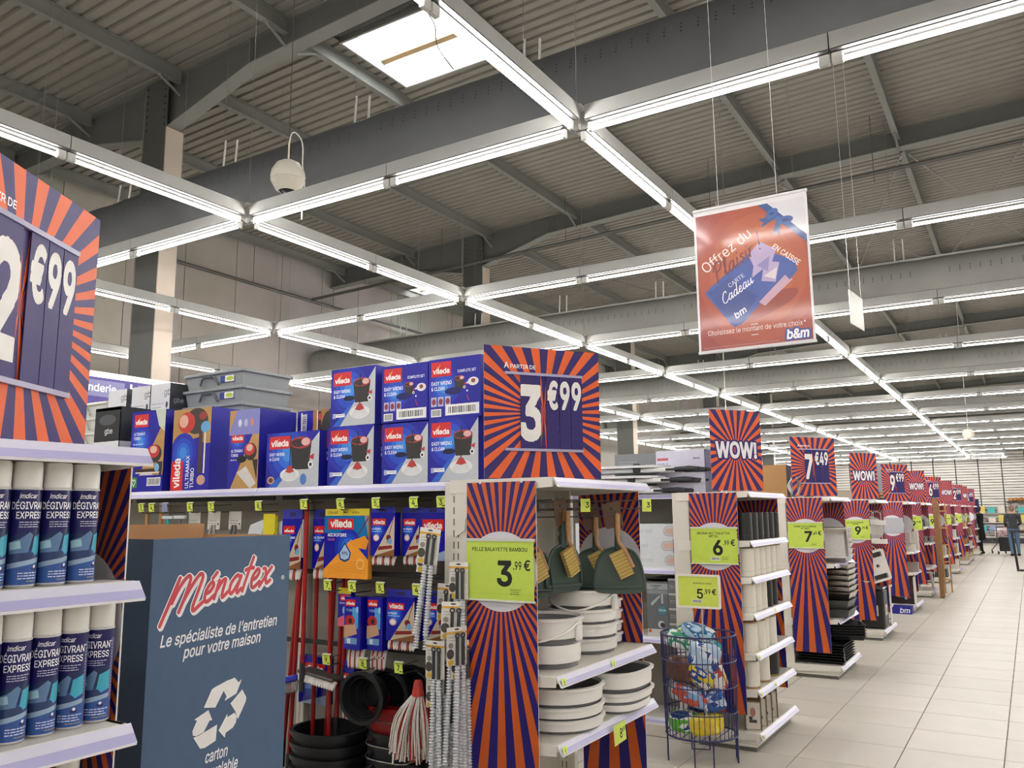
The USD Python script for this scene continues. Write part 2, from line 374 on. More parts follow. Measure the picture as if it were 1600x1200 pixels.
for (x0, x1, y0, y1) in [(XL, XR, YF, 7.15), (XL, -6.95, 7.15, 8.45), (-5.48, XR, 7.15, 8.45), (XL, XR, 8.45, 16.3), (XL, -13.35, 16.3, 17.3), (-12.35, XR, 16.3, 17.3), (XL, XR, 17.3, YB)]:
    seal.raw([(x0, y0, roof(x0) + .06), (x1, y0, roof(x1) + .06), (x1, y1, roof(x1) + .06), (x0, y1, roof(x0) + .06)], [(0, 1, 2, 3)], '#6a6a66')
put(ce, 'insulation', seal, 'matte')
for n, (x0, x1, y0, y1) in enumerate(HOLES):
    z = max(roof(x0), roof(x1)) - .02
    t = thing('window', ['bright square rooflight with a tan crossbar above the grey duct', 'small bright rooflight high beside the concrete wall'][n], 'skylight', ((x0 + x1) / 2, (y0 + y1) / 2, z), kind='structure')
    w, d = (x1 - x0) / 2, (y1 - y0) / 2; k = B()
    for s_ in (-1, 1):
        k.box(min(s_ * w, s_ * (w + .03)), max(s_ * w, s_ * (w + .03)), -d - .03, d + .03, -.03, .22, '#8f8f8a'); k.box(-w, w, min(s_ * d, s_ * (d + .03)), max(s_ * d, s_ * (d + .03)), -.03, .22, '#8f8f8a')
    put(t, 'curb', k, 'matte')
    put(t, 'crossbar', B().box(-w, w, .1, .2, .1, .13, '#b79b72'), 'matte')
    put(t, 'pane', B().box(-w - .03, w + .03, -d - .03, d + .03, .22, .235, '#ffffff'), 'pane')
    put(t, 'cable', B().tube(smooth_line([(w * .1, d, .0), (w * .2, .2, .08), (w * .55, -.2, .08), (w * .8, -d, .0)]), .008, '#55524c', 6), 'matte')

# walls
def joint_wall(name, label, x, y0, y1, zt, step, col):
    t = thing(name, label, 'wall', kind='structure')
    put(t, 'backing', B().box(x - .2, x - .012, y0, y1, -.2, zt, '#5f5d56'), 'concrete')
    y = y0
    while y < y1 - .01:
        c = tuple(a + rt.uniform(-.012, .012) for a in col)
        put(t, 'panel', B().box(x - .012, x, y + .006, min(y + step, y1) - .006, -.1, zt, c, .004), 'concrete'); y += step
    return t
wl = joint_wall('wall_left', 'grey concrete panel wall with vertical joints along the left side', XL, YF, YB, roof(XL) + .02, 1.25, (.62, .605, .575))
wr = thing('wall_right', 'plain grey wall on the right side outside the picture', 'wall', kind='structure'); put(wr, 'panel', B().box(XR, XR + .2, YF, YB, -.2, roof(XR) + .05, (.66, .65, .62)), 'concrete')
wf = thing('wall_front', 'plain grey wall behind the viewer', 'wall', kind='structure'); put(wf, 'panel', B().box(XL, XR, YF - .2, YF, -.2, 8.0, (.66, .65, .62)), 'concrete')
wb = thing('wall_back', 'white slatted end wall divided by thin dark uprights', 'wall', kind='structure')
put(wb, 'panel', B().box(XL, XR, YB, YB + .2, -.2, 8.0, (.56, .55, .52)), 'concrete')
sl = B(); z = .25
while z < 4.4:
    sl.box(XL, XR, YB - .06, YB - .02, z, z + .105, (.86, .85, .82)); z += .135
put(wb, 'slat', sl, 'coatm', kind='stuff'); put(wb, 'slat_backing', B().box(XL, XR, YB - .02, YB - .001, 0, 4.4, '#55534f'), 'matte')
for k in range(-13, 7): put(wb, 'post', B().box(k - .06 , k - .01, YB - .075, YB - .02, 0, 4.4, '#2f302f'), 'coatm')
put(wb, 'plinth', B().box(XL, XR, YB - .09, YB - .02, 0, .2, '#2b2b2c'), 'coatm')
b = B().tube([(XL + .12, -1, 6.55), (XL + .12, 22, 6.45)], .035, '#4b4a46', 8)
for y in np.arange(2, 22, 2.4): b.tube([(XL + .12, y, 6.5), (XL + .12, y, 7.38)], .006, '#4b4a46', 5)
single('pipe', b, 'coatm', 'thin dark pipe running along the concrete left wall', 'pipe', 30)

# steel frame
STEEL, STEELW = '#6f706a', '#5a5b57'  # same paint; the web's weaker light is put into a darker colour
RY = [-8.7, -1.1, 6.5, 14.07, 21.7, 29.3, 36.9, 44.5]
def ibeam_y(b, x, z0, z1, y0, y1, fw, c, tw=.008, tf=.012):
    b.box(x - fw / 2, x + fw / 2, y0, y1, z0, z0 + tf, c); b.box(x - fw / 2, x + fw / 2, y0, y1, z1 - tf, z1, c); b.box(x - tw / 2, x + tw / 2, y0, y1, z0 + tf, z1 - tf, c)
for n, y in enumerate(RY):
    t = thing('roof_beam', f'{ORD[n]} grey steel roof beam across the shop counted from the viewer', 'beam', kind='structure')
    pts = [(-13.78, .42), (-11.55, .42), (-9.86, .80), (-9.34, .72), (-7.8, .36), (-5.5, .32), (12.9, .32)]
    bot = [(x, roof(x) - d) for x, d in pts]; top = [(x, roof(x)) for x, d in pts][::-1]
    put(t, 'web', B().prism(Polygon(bot + top), ((0, y - .006, 0), (1, 0, 0), (0, 0, 1)), -.0, STEELW).prism(Polygon(bot + top), ((0, y + .006, 0), (1, 0, 0), (0, 0, 1)), 0, STEELW), 'matte')
    fb = B(); ft = B()
    for (a, za), (c_, zc) in zip(bot[:-1], bot[1:]):
        fb.raw([(a, y - .1, za), (c_, y - .1, zc), (c_, y + .1, zc), (a, y + .1, za), (a, y - .1, za + .016), (c_, y - .1, zc + .016), (c_, y + .1, zc + .016), (a, y + .1, za + .016)], [(3, 2, 1, 0), (4, 5, 6, 7), (0, 1, 5, 4), (2, 3, 7, 6)], STEEL)
    ft.raw([(x, y + s_ * .1, roof(x) - o) for x in (-13.78, 12.9) for s_ in (-1, 1) for o in (0, .016)], [(0, 4, 5, 1), (1, 5, 7, 3), (2, 3, 7, 6)], STEEL)
    put(t, 'bottom_flange', fb, 'matte'); put(t, 'top_flange', ft, 'matte')
    for sx in (-13.7, -11.55, -7.8): put(t, 'stiffener', B().box(sx - .006, sx + .006, y - .1, y + .1, roof(sx) - .4 + (.06 if sx > -8 else 0), roof(sx) - .01, STEEL), 'matte')
    t = thing('column', f'{ORD[n]} grey steel column with a cream side face counted from the viewer', 'column', (-9.6, y, 0), kind='structure')
    put(t, 'web', B().box(-.24, .24, -.125, -.113, 0, roof(-9.6) - .03, '#4c4d49'), 'matte'); put(t, 'flange', B().box(-.26, -.24, -.13, .13, 0, roof(-9.6) - .03, STEEL), 'matte')
    put(t, 'flange', B().box(.24, .26, -.13, .13, 0, roof(-9.6) - .75, '#b3a698'), 'matte'); 
    bo = B()
    for sx in (-.19, .19):
        for k in range(7): bo.lathe([(0, .012), (.016, .01), (.016, 0)], '#2c2c2b', 6)
        for k in range(7):
            V = bo.V[-7 + k]; bo.V[-7 + k] = np.stack([V[:, 0] + sx, -.125 - V[:, 2], roof(-9.6) - .1 - k * .1 + V[:, 1]], 1)
    put(t, 'bolt', bo, 'matte', kind='stuff')
PX = [-13.3, -11.2, -9.15, -7.15, -5.2, -3.22, -1.3, .7, 2.7, 4.7, 6.7, 8.7, 10.7]
for i, x in enumerate(PX):
    for n in range(len(RY) - 1):
        y0, y1 = RY[n] + .09, RY[n + 1] - .09; b = B(); ibeam_y(b, x, roof(x) - .2, roof(x) - .004, y0, y1, .09, STEEL)
        for s_, yy in ((1, y0), (-1, y1)): b.tube([(x, yy + s_ * .35, roof(x) - .19), (x, yy, roof(x) - .36)], .02, STEEL, 6)
        single('purlin', b, 'matte', f'{ORD[i]} purlin from the left wall in roof bay {n + 1}', 'purlin', kind='structure')

# fabric air ducts with punched holes, on a rail with rods
for n, (y, z) in enumerate([(5.72, 5.06), (13.55, 5.02), (21.4, 4.98), (29.2, 4.98), (37.0, 4.98)]):
    t = thing('air_duct', f'{ORD[n]} grey fabric air duct across the shop counted from the viewer', 'air duct', (0, y, z))
    b = B(); xs = np.arange(-13.6, 6.9, .25); na = 28; V = []
    for i, x in enumerate(xs):
        seam = abs(((x + 1.1) % 4.0) - 2.0) > 1.9
        for k in range(na):
            a = 2 * PI * k / na; w = .329 + .006 * meshkit.noise(np.array([x * 1.3 + n * 9, math.cos(a) * 2, math.sin(a) * 2])) - (.012 if seam else 0)
            V.append((x, w * math.cos(a), w * math.sin(a)))
    F = [(i * na + k, (i + 1) * na + k, (i + 1) * na + (k + 1) % na, i * na + (k + 1) % na) for i in range(len(xs) - 1) for k in range(na)]
    put(t, 'fabric_tube', b.raw(V, F, '#4a4c4d' if n == 0 else '#7c7c77'), 'fabricduct', 50)
    b = B()
    for x in np.arange(-13.3, 6.8, .13):
        if ((x + 1.1) % 4.0) < .3: continue
        for dz in (14, 8.5, 3):
            a = math.radians(180 - dz); c = np.array([x, .338 * math.cos(a), .338 * math.sin(a)]); u = np.array([1., 0, 0]); w = np.array([0, -math.sin(a), math.cos(a)]); q = [c + .0085 * (math.cos(p) * u + math.sin(p) * w) for p in np.arange(6) / 6 * 2 * PI]
            b.raw(q, [(0, 1, 2), (0, 2, 3), (0, 3, 4), (0, 4, 5)], '#1b1c1c')
    put(t, 'vent_hole', b, 'matte', kind='stuff')
    put(t, 'top_rail', B().box(-13.6, 6.9, -.03, .03, .33, .37, '#a5a59f'), 'coatm')
    for x in np.arange(-13.2, 6.5, .98 * 2):
        if n < 3:
            for dx, dy in ((0, 0), (.12, .2)): put(t, 'hanger', B().tube([(x + dx, dy * .3, .34), (x + dx, dy * .3 + .02, .62 + .12 * ((x * 7) % 1))], .012, '#c9c7c1', 6), 'coatm')
            put(t, 'cable', B().tube([(x, 0, .6), (x, 0, roof(x) - z)], .003, '#6d6c68', 4), 'coatm')

# sprinkler pipe with hangers and wind braces
b = B().tube([(-13.6, 13.25, 6.5), (-9, 13.25, 6.6), (-2, 13.25, 6.75), (6.8, 13.25, 6.9)], .035, '#4a4a46', 8)
for x in (-12, -9.9, -7, -4.2, -1.6, 1.2): b.tube([(x, 13.25, 6.6), (x, 13.25, roof(x) - .01)], .006, '#4a4a46', 5)
single('pipe', b, 'coatm', 'dark sprinkler pipe crossing below the third roof beam', 'pipe', 30)
for k, (p, q) in enumerate([((-3.3, 14.3), (-1.4, 21.5)), ((-1.3, 14.3), (-3.2, 21.5)), ((-1.2, 14.3), (.7, 21.5)), ((.6, 14.3), (-1.2, 21.5)), ((-9.1, 14.3), (-7.2, 21.5))]):
    single('brace_rod', B().tube([(*p, roof(p[0]) - .33), (*q, roof(q[0]) - .33)], .014, '#5c5c57', 6), 'coatm', f'{ORD[k]} slim diagonal bracing rod under the roof deck from the aisle', 'brace rod', 30, kind='structure')

# ------------------------------------------------------------------ strip lights
LX, LY0, LP, LZ = [-2.233 - 3.07 * k for k in range(4)], 4.4135, 3.07, 3.99
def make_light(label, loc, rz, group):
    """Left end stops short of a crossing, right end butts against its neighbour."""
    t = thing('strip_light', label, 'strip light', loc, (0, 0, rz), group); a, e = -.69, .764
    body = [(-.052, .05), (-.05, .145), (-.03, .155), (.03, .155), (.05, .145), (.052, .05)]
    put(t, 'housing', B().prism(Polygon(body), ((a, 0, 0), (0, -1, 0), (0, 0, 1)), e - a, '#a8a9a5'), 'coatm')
    put(t, 'tray', B().box(a + .002, e - .002, -.0495, .0495, .044, .0498, '#3b3b3a').box(a + .002, e - .002, -.018, .018, .037, .0445, '#444443', .003), 'coatm')  # tray coloured much darker than its grey to offset the tube glare
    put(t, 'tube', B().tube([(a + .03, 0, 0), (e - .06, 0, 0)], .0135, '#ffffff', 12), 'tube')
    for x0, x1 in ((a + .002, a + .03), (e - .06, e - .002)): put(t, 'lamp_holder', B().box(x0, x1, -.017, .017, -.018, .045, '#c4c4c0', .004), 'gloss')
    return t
src = None
def light(label, loc, rz, group):
    global src
    if src is None: src = make_light(label, loc, rz, group); return
    dup(src, loc, (0, 0, rz), label, group)
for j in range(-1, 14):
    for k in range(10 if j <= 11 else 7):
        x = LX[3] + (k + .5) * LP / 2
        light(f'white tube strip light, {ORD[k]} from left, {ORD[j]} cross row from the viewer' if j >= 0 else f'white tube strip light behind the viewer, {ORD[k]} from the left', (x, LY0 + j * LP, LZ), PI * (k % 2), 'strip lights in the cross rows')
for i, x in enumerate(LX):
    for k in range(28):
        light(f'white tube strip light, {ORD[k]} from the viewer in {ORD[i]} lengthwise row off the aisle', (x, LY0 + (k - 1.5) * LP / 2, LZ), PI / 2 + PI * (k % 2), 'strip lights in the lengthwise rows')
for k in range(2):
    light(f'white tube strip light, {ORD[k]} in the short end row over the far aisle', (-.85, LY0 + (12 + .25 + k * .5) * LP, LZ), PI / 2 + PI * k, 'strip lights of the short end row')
for i, x in enumerate(LX):
    jb = None
    for j in (0, 1, 2, 4, 5, 6, 7):
        y = LY0 + j * LP; lb = f'light connector hanging at crossing of {ORD[i]} lengthwise and {ORD[j]} cross row'
        if jb is None:
            jb = thing('light_connector', lb, 'connector', (x, y, LZ), (0, 0, 0), 'connectors of the strip lights')
            put(jb, 'joint_plate', B().box(-.05, .05, -.05, .05, .157, .166, '#cfcfca', .003).box(-.018, .018, -.018, .018, .03, .157, '#bdbdb8', .004).box(-.03, .03, -.008, .008, .02, .035, '#c9c9c4', .004), 'coatm')
            put(jb, 'clip', B().tube([(.03, -.03, .03), (.03, -.03, -.005)], .012, '#a9a9a4', 8), 'coatm')
            put(jb, 'cable', B().tube([(0, 0, .16), (0, 0, roof(x) - LZ + .003)], .003, '#77766f', 4), 'coatm')
        else: dup(jb, (x, y, LZ), (0, 0, 0), lb)

# lamps of the same kind to the right of and behind the view, which light the hall
for n, (x0, x1, y) in enumerate([(4.1, 12.6, LY0 + j * LP) for j in range(-4, 14)] + [(-11.4, 3.9, LY0 + j * LP) for j in (-4, -3, -2)]):
    t = thing('strip_light_run', f'long strip light run outside the picture, {ORD[n]} from behind the viewer', 'strip light', (0, y, LZ), group='strip light runs outside the picture')
    put(t, 'housing', B().box(x0, x1, -.05, .05, .05, .13, '#d3d4cf'), 'coatm'); put(t, 'tube', B().tube([(x0 + .03, 0, 0), (x1 - .03, 0, 0)], .0135, '#ffffff', 8), 'tube'); put(t, 'lamp_holder', B().box(x0, x0 + .03, -.017, .017, -.018, .05, '#e4e4e0').box(x1 - .03, x1, -.017, .017, -.018, .05, '#e4e4e0'), 'gloss')
# ================================================================== GONDOLAS
XB, XF = -2.2, -1.65              # back and front of the endcaps
G0 = [0.15, 3.02, 5.82, 8.64, 11.44, 14.75, 17.4, 20.9, 24.1, 28.0, 30.2, 34.2]   # near side of each endcap
WHITE, RAIL, PUR, ORA = '#dedad0', '#b4b2da', '#2a1a66', '#e6642c'
GN = [f'{ORD[k]} aisle end' for k in range(12)]
def price_tag(parent, x, y, z, face='x', w=.036, h=.034, txt='1'):
    p = Print(w, h, '#d9ea5a'); p.text(txt, w * .55, h * .3, h * .42, '#262a1c', anchor='c', bold=1); p.rect(w * .45, h * .1, w * .9, h * .18, '#4c5230')
    b = B()
    if face == 'x': p.onto(b, (x, y - w / 2, z), (0, 1, 0), (-.25, 0, 1)); b.box(x - .01, x - .001, y - w / 2, y + w / 2, z, z + .004, '#e8e8e8')
    else: p.onto(b, (x - w / 2, y, z), (1, 0, 0), (0, .15, 1)); b.box(x - w / 2, x + w / 2, y + .001, y + .004, z, z + h, '#e8ecc0')
    return put(parent, 'price_tag', b, 'card')
def rail_x(b, y0, y1, z, x):       # sloping price rail on a front edge that looks to +x (x = its foot)
    q = [(x - .03, z - .0015), (x - .026, z - .0005), (x, z - .036), (x - .002, z - .042), (x - .01, z - .04)]
    b.prism(Polygon(q), ((0, y1, 0), (1, 0, 0), (0, 0, 1)), 0, RAIL)
    P = [(a, yy, c) for yy in (y0, y1) for a, c in q]
    b.raw(P, [(0, 1, 6, 5)], '#efeef4'); m_ = [(x - .013, yy, z - .0185) for yy in (y0, y1)]; b.raw([P[1], m_[0], m_[1], P[6]], [(0, 1, 2, 3)], '#d9d8ea'); b.raw([m_[0], P[2], P[7], m_[1]], [(0, 1, 2, 3)], RAIL); b.raw(P, [(2, 3, 8, 7), (3, 4, 9, 8), (4, 0, 5, 9)], '#f0eff4')
    b.raw([(a, y0, c) for a, c in q], [(0, 4, 3), (0, 3, 2), (0, 2, 1)], '#f4f3f6'); return b
def rail_y(b, x0, x1, z, y):       # the same on an edge that looks to -y
    q = [(y + .03, z - .0015), (y + .026, z - .0005), (y, z - .036), (y + .002, z - .042), (y + .01, z - .04)]
    P = [(xx, a, c) for xx in (x0, x1) for a, c in q]
    b.raw(P, [(0, 1, 6, 5)], '#efeef4'); m_ = [(xx, y + .013, z - .0185) for xx in (x0, x1)]; b.raw([P[1], m_[0], m_[1], P[6]], [(0, 1, 2, 3)], '#d9d8ea'); b.raw([m_[0], P[2], P[7], m_[1]], [(0, 1, 2, 3)], RAIL); b.raw(P, [(2, 3, 8, 7), (3, 4, 9, 8), (4, 0, 5, 9)], '#f0eff4')
    b.raw([(x1, a, c) for a, c in q], [(0, 1, 2), (0, 2, 3), (0, 3, 4)], '#f4f3f6'); b.raw([(x0, a, c) for a, c in q], [(0, 2, 1), (0, 3, 2), (0, 4, 3)], '#f4f3f6'); return b
def endcap(g, shelves, base=True, slots=False, back='#bdb9ae', tags=()):
    y0 = G0[g]; t = thing('endcap_shelving', f'white metal endcap shelving at the {GN[g]} counted from the viewer', 'shelving', (XB, y0, 0), group='endcap shelving along the main aisle')
    for k, yy in enumerate((0.0, .965)):
        u = put(t, 'upright', B().box(-.035, .092, yy, yy + .035, 0, 1.74, '#d8d4c9', .004), 'coatm')
        if slots:
            s_ = B()
            for z in np.arange(.3, 1.7, .05):
                for dx in (.018, .042): s_.box(dx - .003, dx + .003, yy - .0006, yy + .001, z, z + .03, '#6a675f')
            put(u, 'slot', s_, 'matte', kind='stuff')
    put(t, 'back_panel', B().box(-.012, 0, .035, .965, .1, 1.73, back), 'matte')
    if base:
        put(t, 'base_plinth', B().box(.02, .49, .03, .97, .0, .03, '#6c6a64').box(0, .50, .01, .99, .03, .088, WHITE, .006).box(0, .504, .008, .992, .05, .056, '#c5c0b4'), 'coatm')
        shelves = [.125] + list(shelves)
    for n, z in enumerate(shelves):
        top = z > 1.7; b = B().box(.0, .522, .01, .99, z - .03, z, WHITE, .004)
        for yy in (.004, .985):
            b.prism(Polygon([(0, z - (.075 if not top else .06)), (.45, z - .045), (.522, z - .04), (.522, z), (0, z)]), ((0, yy, 0), (1, 0, 0), (0, 0, 1)), -.011, WHITE)
            b.box(.485, .495, min(yy, yy + .011) - .0008, max(yy, yy + .011) + .0008, z - .022, z - .014, '#8a877f')
        s_ = put(t, 'shelf', b, 'coatm'); put(s_, 'price_rail', rail_x(B(), .006, .994, z, .55), 'gloss')
    if slots:
        for zz in (1.7, 1.0, .74):
            q = [(0, 0), (.05, .0), (.09, -.02), (.10, -.07), (.055, -.12), (.05, -.17), (.0, -.2)]
            put(t, 'bracket', B().prism(Polygon(q), ((.03, -.002, zz), (1, 0, 0), (0, 0, 1)), -.004, '#d9d5ca'), 'coatm')
    for y, z, s_ in tags: price_tag(t, .549, y, z - .041, 'x', txt=s_)
    return t
def bay(g, k, w=1.33, shelves=(), rear=(), x0=-2.245, extra=None, back='#8f8b82', label=None):
    """One length of the run behind an endcap, open to both sides."""
    y0 = G0[g]; xr = x0 - k * w
    t = thing('shelving_unit', label or f'white shelving unit, {ORD[k]} behind the endcap of the {GN[g]}', 'shelving', (xr, y0, 0), group='shelving units behind the endcaps')
    put(t, 'back_panel', B().box(-w + .03, -.03, .494, .506, .1, 1.72, back), 'matte')
    for xx in (-w, -.03): put(t, 'upright', B().box(xx, xx + .03, .46, .54, 0, 1.72, '#d3cfc4', .004), 'coatm')
    put(t, 'base_plinth', B().box(-w, 0, .06, .94, 0, .088, WHITE, .006), 'coatm')
    for z in (.125,) + tuple(shelves):
        s_ = put(t, 'shelf', B().box(-w + .003, -.003, .105, .49, z - .03, z, WHITE, .004), 'coatm'); put(s_, 'price_rail', rail_y(B(), -w + .004, -.004, z, .08), 'gloss')
    for z in (.125,) + tuple(rear): put(t, 'shelf', B().box(-w + .003, -.003, .51, .92, z - .03, z, WHITE, .004), 'coatm')
    if extra: extra(t)
    return t

# ------------------------------------------------------------------ striped side panels and toppers
PW, PH, PZ = .35, 1.49, .245
STR_P, STR_O = '#1a0d6a', '#c6581b'
def panel_print(front=True):
    p = Print(PW, PH, STR_P); p.add(burst(PW, PH, PW / 2, 1.115, 54, phase=.25), STR_O); p.ell(PW / 2, 1.115, .178, .166, '#d2d1d8'); return p
def panel_board():
    b = B(); panel_print().onto(b, (0, 0, 0), (1, 0, 0), (0, 0, 1)); panel_print().onto(b, (PW, .004, 0), (-1, 0, 0), (0, 0, 1))
    v = [(0, 0, 0), (PW, 0, 0), (PW, .004, 0), (0, .004, 0), (0, 0, PH), (PW, 0, PH), (PW, .004, PH), (0, .004, PH)]
    return b.raw(v, [(0, 3, 2, 1), (4, 5, 6, 7), (1, 2, 6, 5), (0, 4, 7, 3)], '#dddddd')
def price_card(t, title, euro, cents, w=.335, h=.24, x=.0075, z=1.0, y=-.012, code=False, sub=True):
    c = B(); p = Print(w, h, '#bdd453')
    for n, line in enumerate(title): p.text(line, w * .5, h * (.83 - .085 * n), h * .062, '#20301c', anchor='c', bold=1)
    p.text(euro, w * .69, h * .25, h * .40, '#151a14', bold=1, anchor='r', fat=.02)
    p.text('.' + cents, w * .70, h * .52, h * .135, '#151a14', bold=1, sx=.62)
    p.text('€', w * .855, h * .51, h * .17, '#151a14', bold=1, sx=.9)
    p.lines(w * .66, h * .17, w * .82, 3, h * .035, h * .012, '#4d5a34'); p.rect(0, h * .09, w, h * .1, '#b0ca48')
    if code: p.barcode(w * .42, h * .08, w * .62, h * .18)
    p.onto(c, (x, y, z), (1, 0, 0), (0, 0, 1)); c.box(x, x + w, y + .0005, y + .003, z, z + h, '#d4dfb0')
    pc = put(t, 'price_card', c, 'card')
    put(pc, 'card_holder', B().box(x - .004, x + w + .004, y - .003, y + .006, z + h, z + h + .012, '#c9d0c8'), 'gloss'); put(pc, 'card_holder', B().box(x - .004, x + w + .004, y - .003, y + .006, z - .008, z, '#d6dcc8'), 'gloss')
def striped_panel(g, far=False, card=None, dx=0.0):
    y = G0[g] + (1.004 if far else -.022); where = 'far' if far else 'near'
    t = thing('striped_panel', f'orange and purple sunburst panel on the {where} side of the {GN[g]}', 'panel', (-2.097 + dx + (.02 if far else 0) - (.02 if g == 0 else 0), y, PZ), group='sunburst panels on the endcaps')
    put(t, 'board', panel_board(), 'card')
    for xx in (.07, .28): put(t, 'clip', B().box(xx - .006, xx + .006, -.003, .008, PH - .006, PH + .012, '#e6e6e6', .002), 'gloss')
    if card: price_card(t, **card)
    if g == 5 and not far: put(t, 'blank_card', B().box(.008, .342, -.014, -.010, 1.0, 1.24, '#a9a9b0'), 'card')
    return t
def sign(g, kind, euro='', cents='', W=.585, H=.6, face='near', label=''):
    """A folded card standing on the endcap: two faces meeting over the front edge."""
    y0 = G0[g]; A = np.array([-1.695, y0 + .50]); Bn = np.array([-2.03, y0 + .015]); Bf = np.array([-2.03, y0 + .985])
    if g == 0: A, Bf, Bn = np.array([-1.672, .66]), np.array([-1.972, 1.172]), np.array([-1.972, .148])
    if kind == 'wow': Bn = A + (Bn - A) * .80; Bf = A + (Bf - A) * .80
    t = thing('price_sign' if kind != 'wow' else 'slogan_sign', label, 'sign', (A[0], A[1], 1.756), group='folded sunburst signs on the endcaps'); W = float(np.linalg.norm(Bn - A))
    for which, Q in (('near', Bn), ('far', Bf)):
        d = (A - Q) / W if which == 'near' else (Q - A) / W
        o = np.array([*(Q - A if which == 'near' else (0, 0)), 0.0]); ux = np.array([*d, 0.0]); nz = np.array([d[1], -d[0], 0]); uz = np.array([0, 0, 1.0])
        p = Print(W, H, '#2d1f68'); p.add(burst(W, H, W / 2, H * .5, 32 if kind != 'wow' else 26, 1.5 if kind != 'wow' else 1.0, .2), ORA)
        if kind == 'wow':
            a = text_poly('WOW!', H * .185, bold=1, fat=.035, anchor='c', x=W * .5, y=H * .41, sx=W / H * .84 / .8, skew=.0); p.add(a.buffer(H * .02), '#2a1a66'); p.add(a, '#f0eff4')
        else:
            p.text('A', W * .165, H * .835, .026, '#f2f2f4', bold=1); p.text('PARTIR DE', W * .215, H * .835, .018, '#f2f2f4', bold=1)
        b = B(); p.onto(b, o, ux, uz)
        v = np.array([o, o + ux * W, o + ux * W + uz * H, o + uz * H]); w = v - nz * .004
        b.raw(np.vstack([v, w]), [(4, 7, 6, 5), (0, 4, 5, 1), (3, 2, 6, 7), (0, 3, 7, 4), (1, 5, 6, 2)], '#8d83a0')
        bd = put(t, 'board', b, 'card')
        if kind != 'wow':
            for zz in (.785, .205): put(bd, 'holder_rail', B().prism(sbox(W * .17, H * zz, W * .84, H * zz + .012), (o + nz * .009, ux, uz), .009, '#a9a6c4'), 'gloss')
            for n, (u0, u1, tx) in enumerate(((.30, .475, euro), (.52, .635, '€'), (.636, .735, cents[:1]), (.736, .84, cents[1:]))):
                q = Print(W * (u1 - u0) - .002, H * .58, '#271a66')
                hh = H * (.385 if n == 0 else .20); 
                q.text(tx, q.w / 2, H * (.09 if n == 0 else .325), hh, '#eceae6', anchor='c', bold=1, fat=.03, sx=(.50 if n == 1 else .56) if n else .64)
                c = B(); q.onto(c, o + ux * W * u0 + uz * H * .215 + nz * .006, ux, uz); c.prism(sbox(0, 0, q.w, q.h), (o + ux * W * u0 + uz * H * .215 + nz * .0055, ux, uz), .002, '#271a66')
                put(bd, 'digit_card', c, 'card')
    return t

EC = dict
endcap(0, [.86, 1.165, 1.462, 1.752], slots=False)
endcap(1, [.69, .95, 1.75], slots=True, tags=((.03, .95, '5'), (.5, .95, '6'), (.03, .69, '9'), ))
endcap(2, [.40, .64, .905, 1.15, 1.40, 1.742], slots=False, tags=((.03, .125, '2'), (.03, .4, '4'), (.4, .4, '3'), (.5, .905, '3'), (.03, .64, '5')))
endcap(3, [.56, 1.09, 1.742])
endcap(4, [1.742])
for g in range(5, 12): endcap(g, {5: [.62, .95, 1.742], 6: [.55, 1.0, 1.3, 1.742], 7: [.6, 1.742], 8: [.5, .9, 1.25, 1.742], 9: [.6, 1.1, 1.742], 10: [.45, .8, 1.2, 1.742], 11: [.5, .95, 1.742]}[g])
def cross_bars(t):
    for z, c in ((1.685, '#2b2b2c'), (1.29, '#2b2b2c'), (.93, '#2b2b2c')):
        put(t, 'cross_bar', B().box(-1.3, -.03, .25, .262, z, z + .025, c, .003), 'coatm')
for k in range(3): bay(1, k, shelves=(1.75,), rear=(1.75, .9), extra=cross_bars)
for k in range(3): bay(2, k, shelves=(.69, 1.19, 1.742), rear=(.7, 1.2, 1.742))
for k in range(2): bay(0, k, shelves=(1.0, 1.75), rear=(.45, .8, 1.15, 1.5))
for g in range(3, 12):
    for k in range(2): bay(g, k, shelves=(.7, 1.2, 1.742), rear=(.7, 1.2, 1.742))

striped_panel(0, far=True)
striped_panel(1, card=EC(title=['PELLE BALAYETTE BAMBOU'], euro='3', cents='99'))
striped_panel(1, far=True)
striped_panel(2, card=EC(title=['BROSSE WC TOILETTES', 'MÉTAL'], euro='6', cents='99', code=True), dx=.0); striped_panel(2, far=True)
striped_panel(3, card=EC(title=['BARBECUE CHARBON', 'JETABLE'], euro='7', cents='49')); striped_panel(3, far=True)
striped_panel(4, card=EC(title=['LOT DE RANGEMENT', 'TIROIR'], euro='9', cents='99')); striped_panel(4, far=True)
for g in range(5, 12):
    striped_panel(g, card=None if g in (5, 11) else EC(title=['ACCESSOIRES'], euro='9' if g in (6, 7) else '4', cents='99')); striped_panel(g, far=True)
SG = [('num', '2', '99'), ('num', '3', '99'), ('wow',), ('num', '7', '49'), ('wow',), ('num', '9', '99'), ('wow',), ('num', '6', '99'), ('wow',), ('num', '2', '99'), ('wow',), ('num', '1', '99')]
for g, s_ in enumerate(SG):
    sign(g, *s_, label=f'sunburst sign reading WOW on top of the {GN[g]}' if s_[0] == 'wow' else f'sunburst price sign reading {s_[1]} euro {s_[2]} on the {GN[g]}')
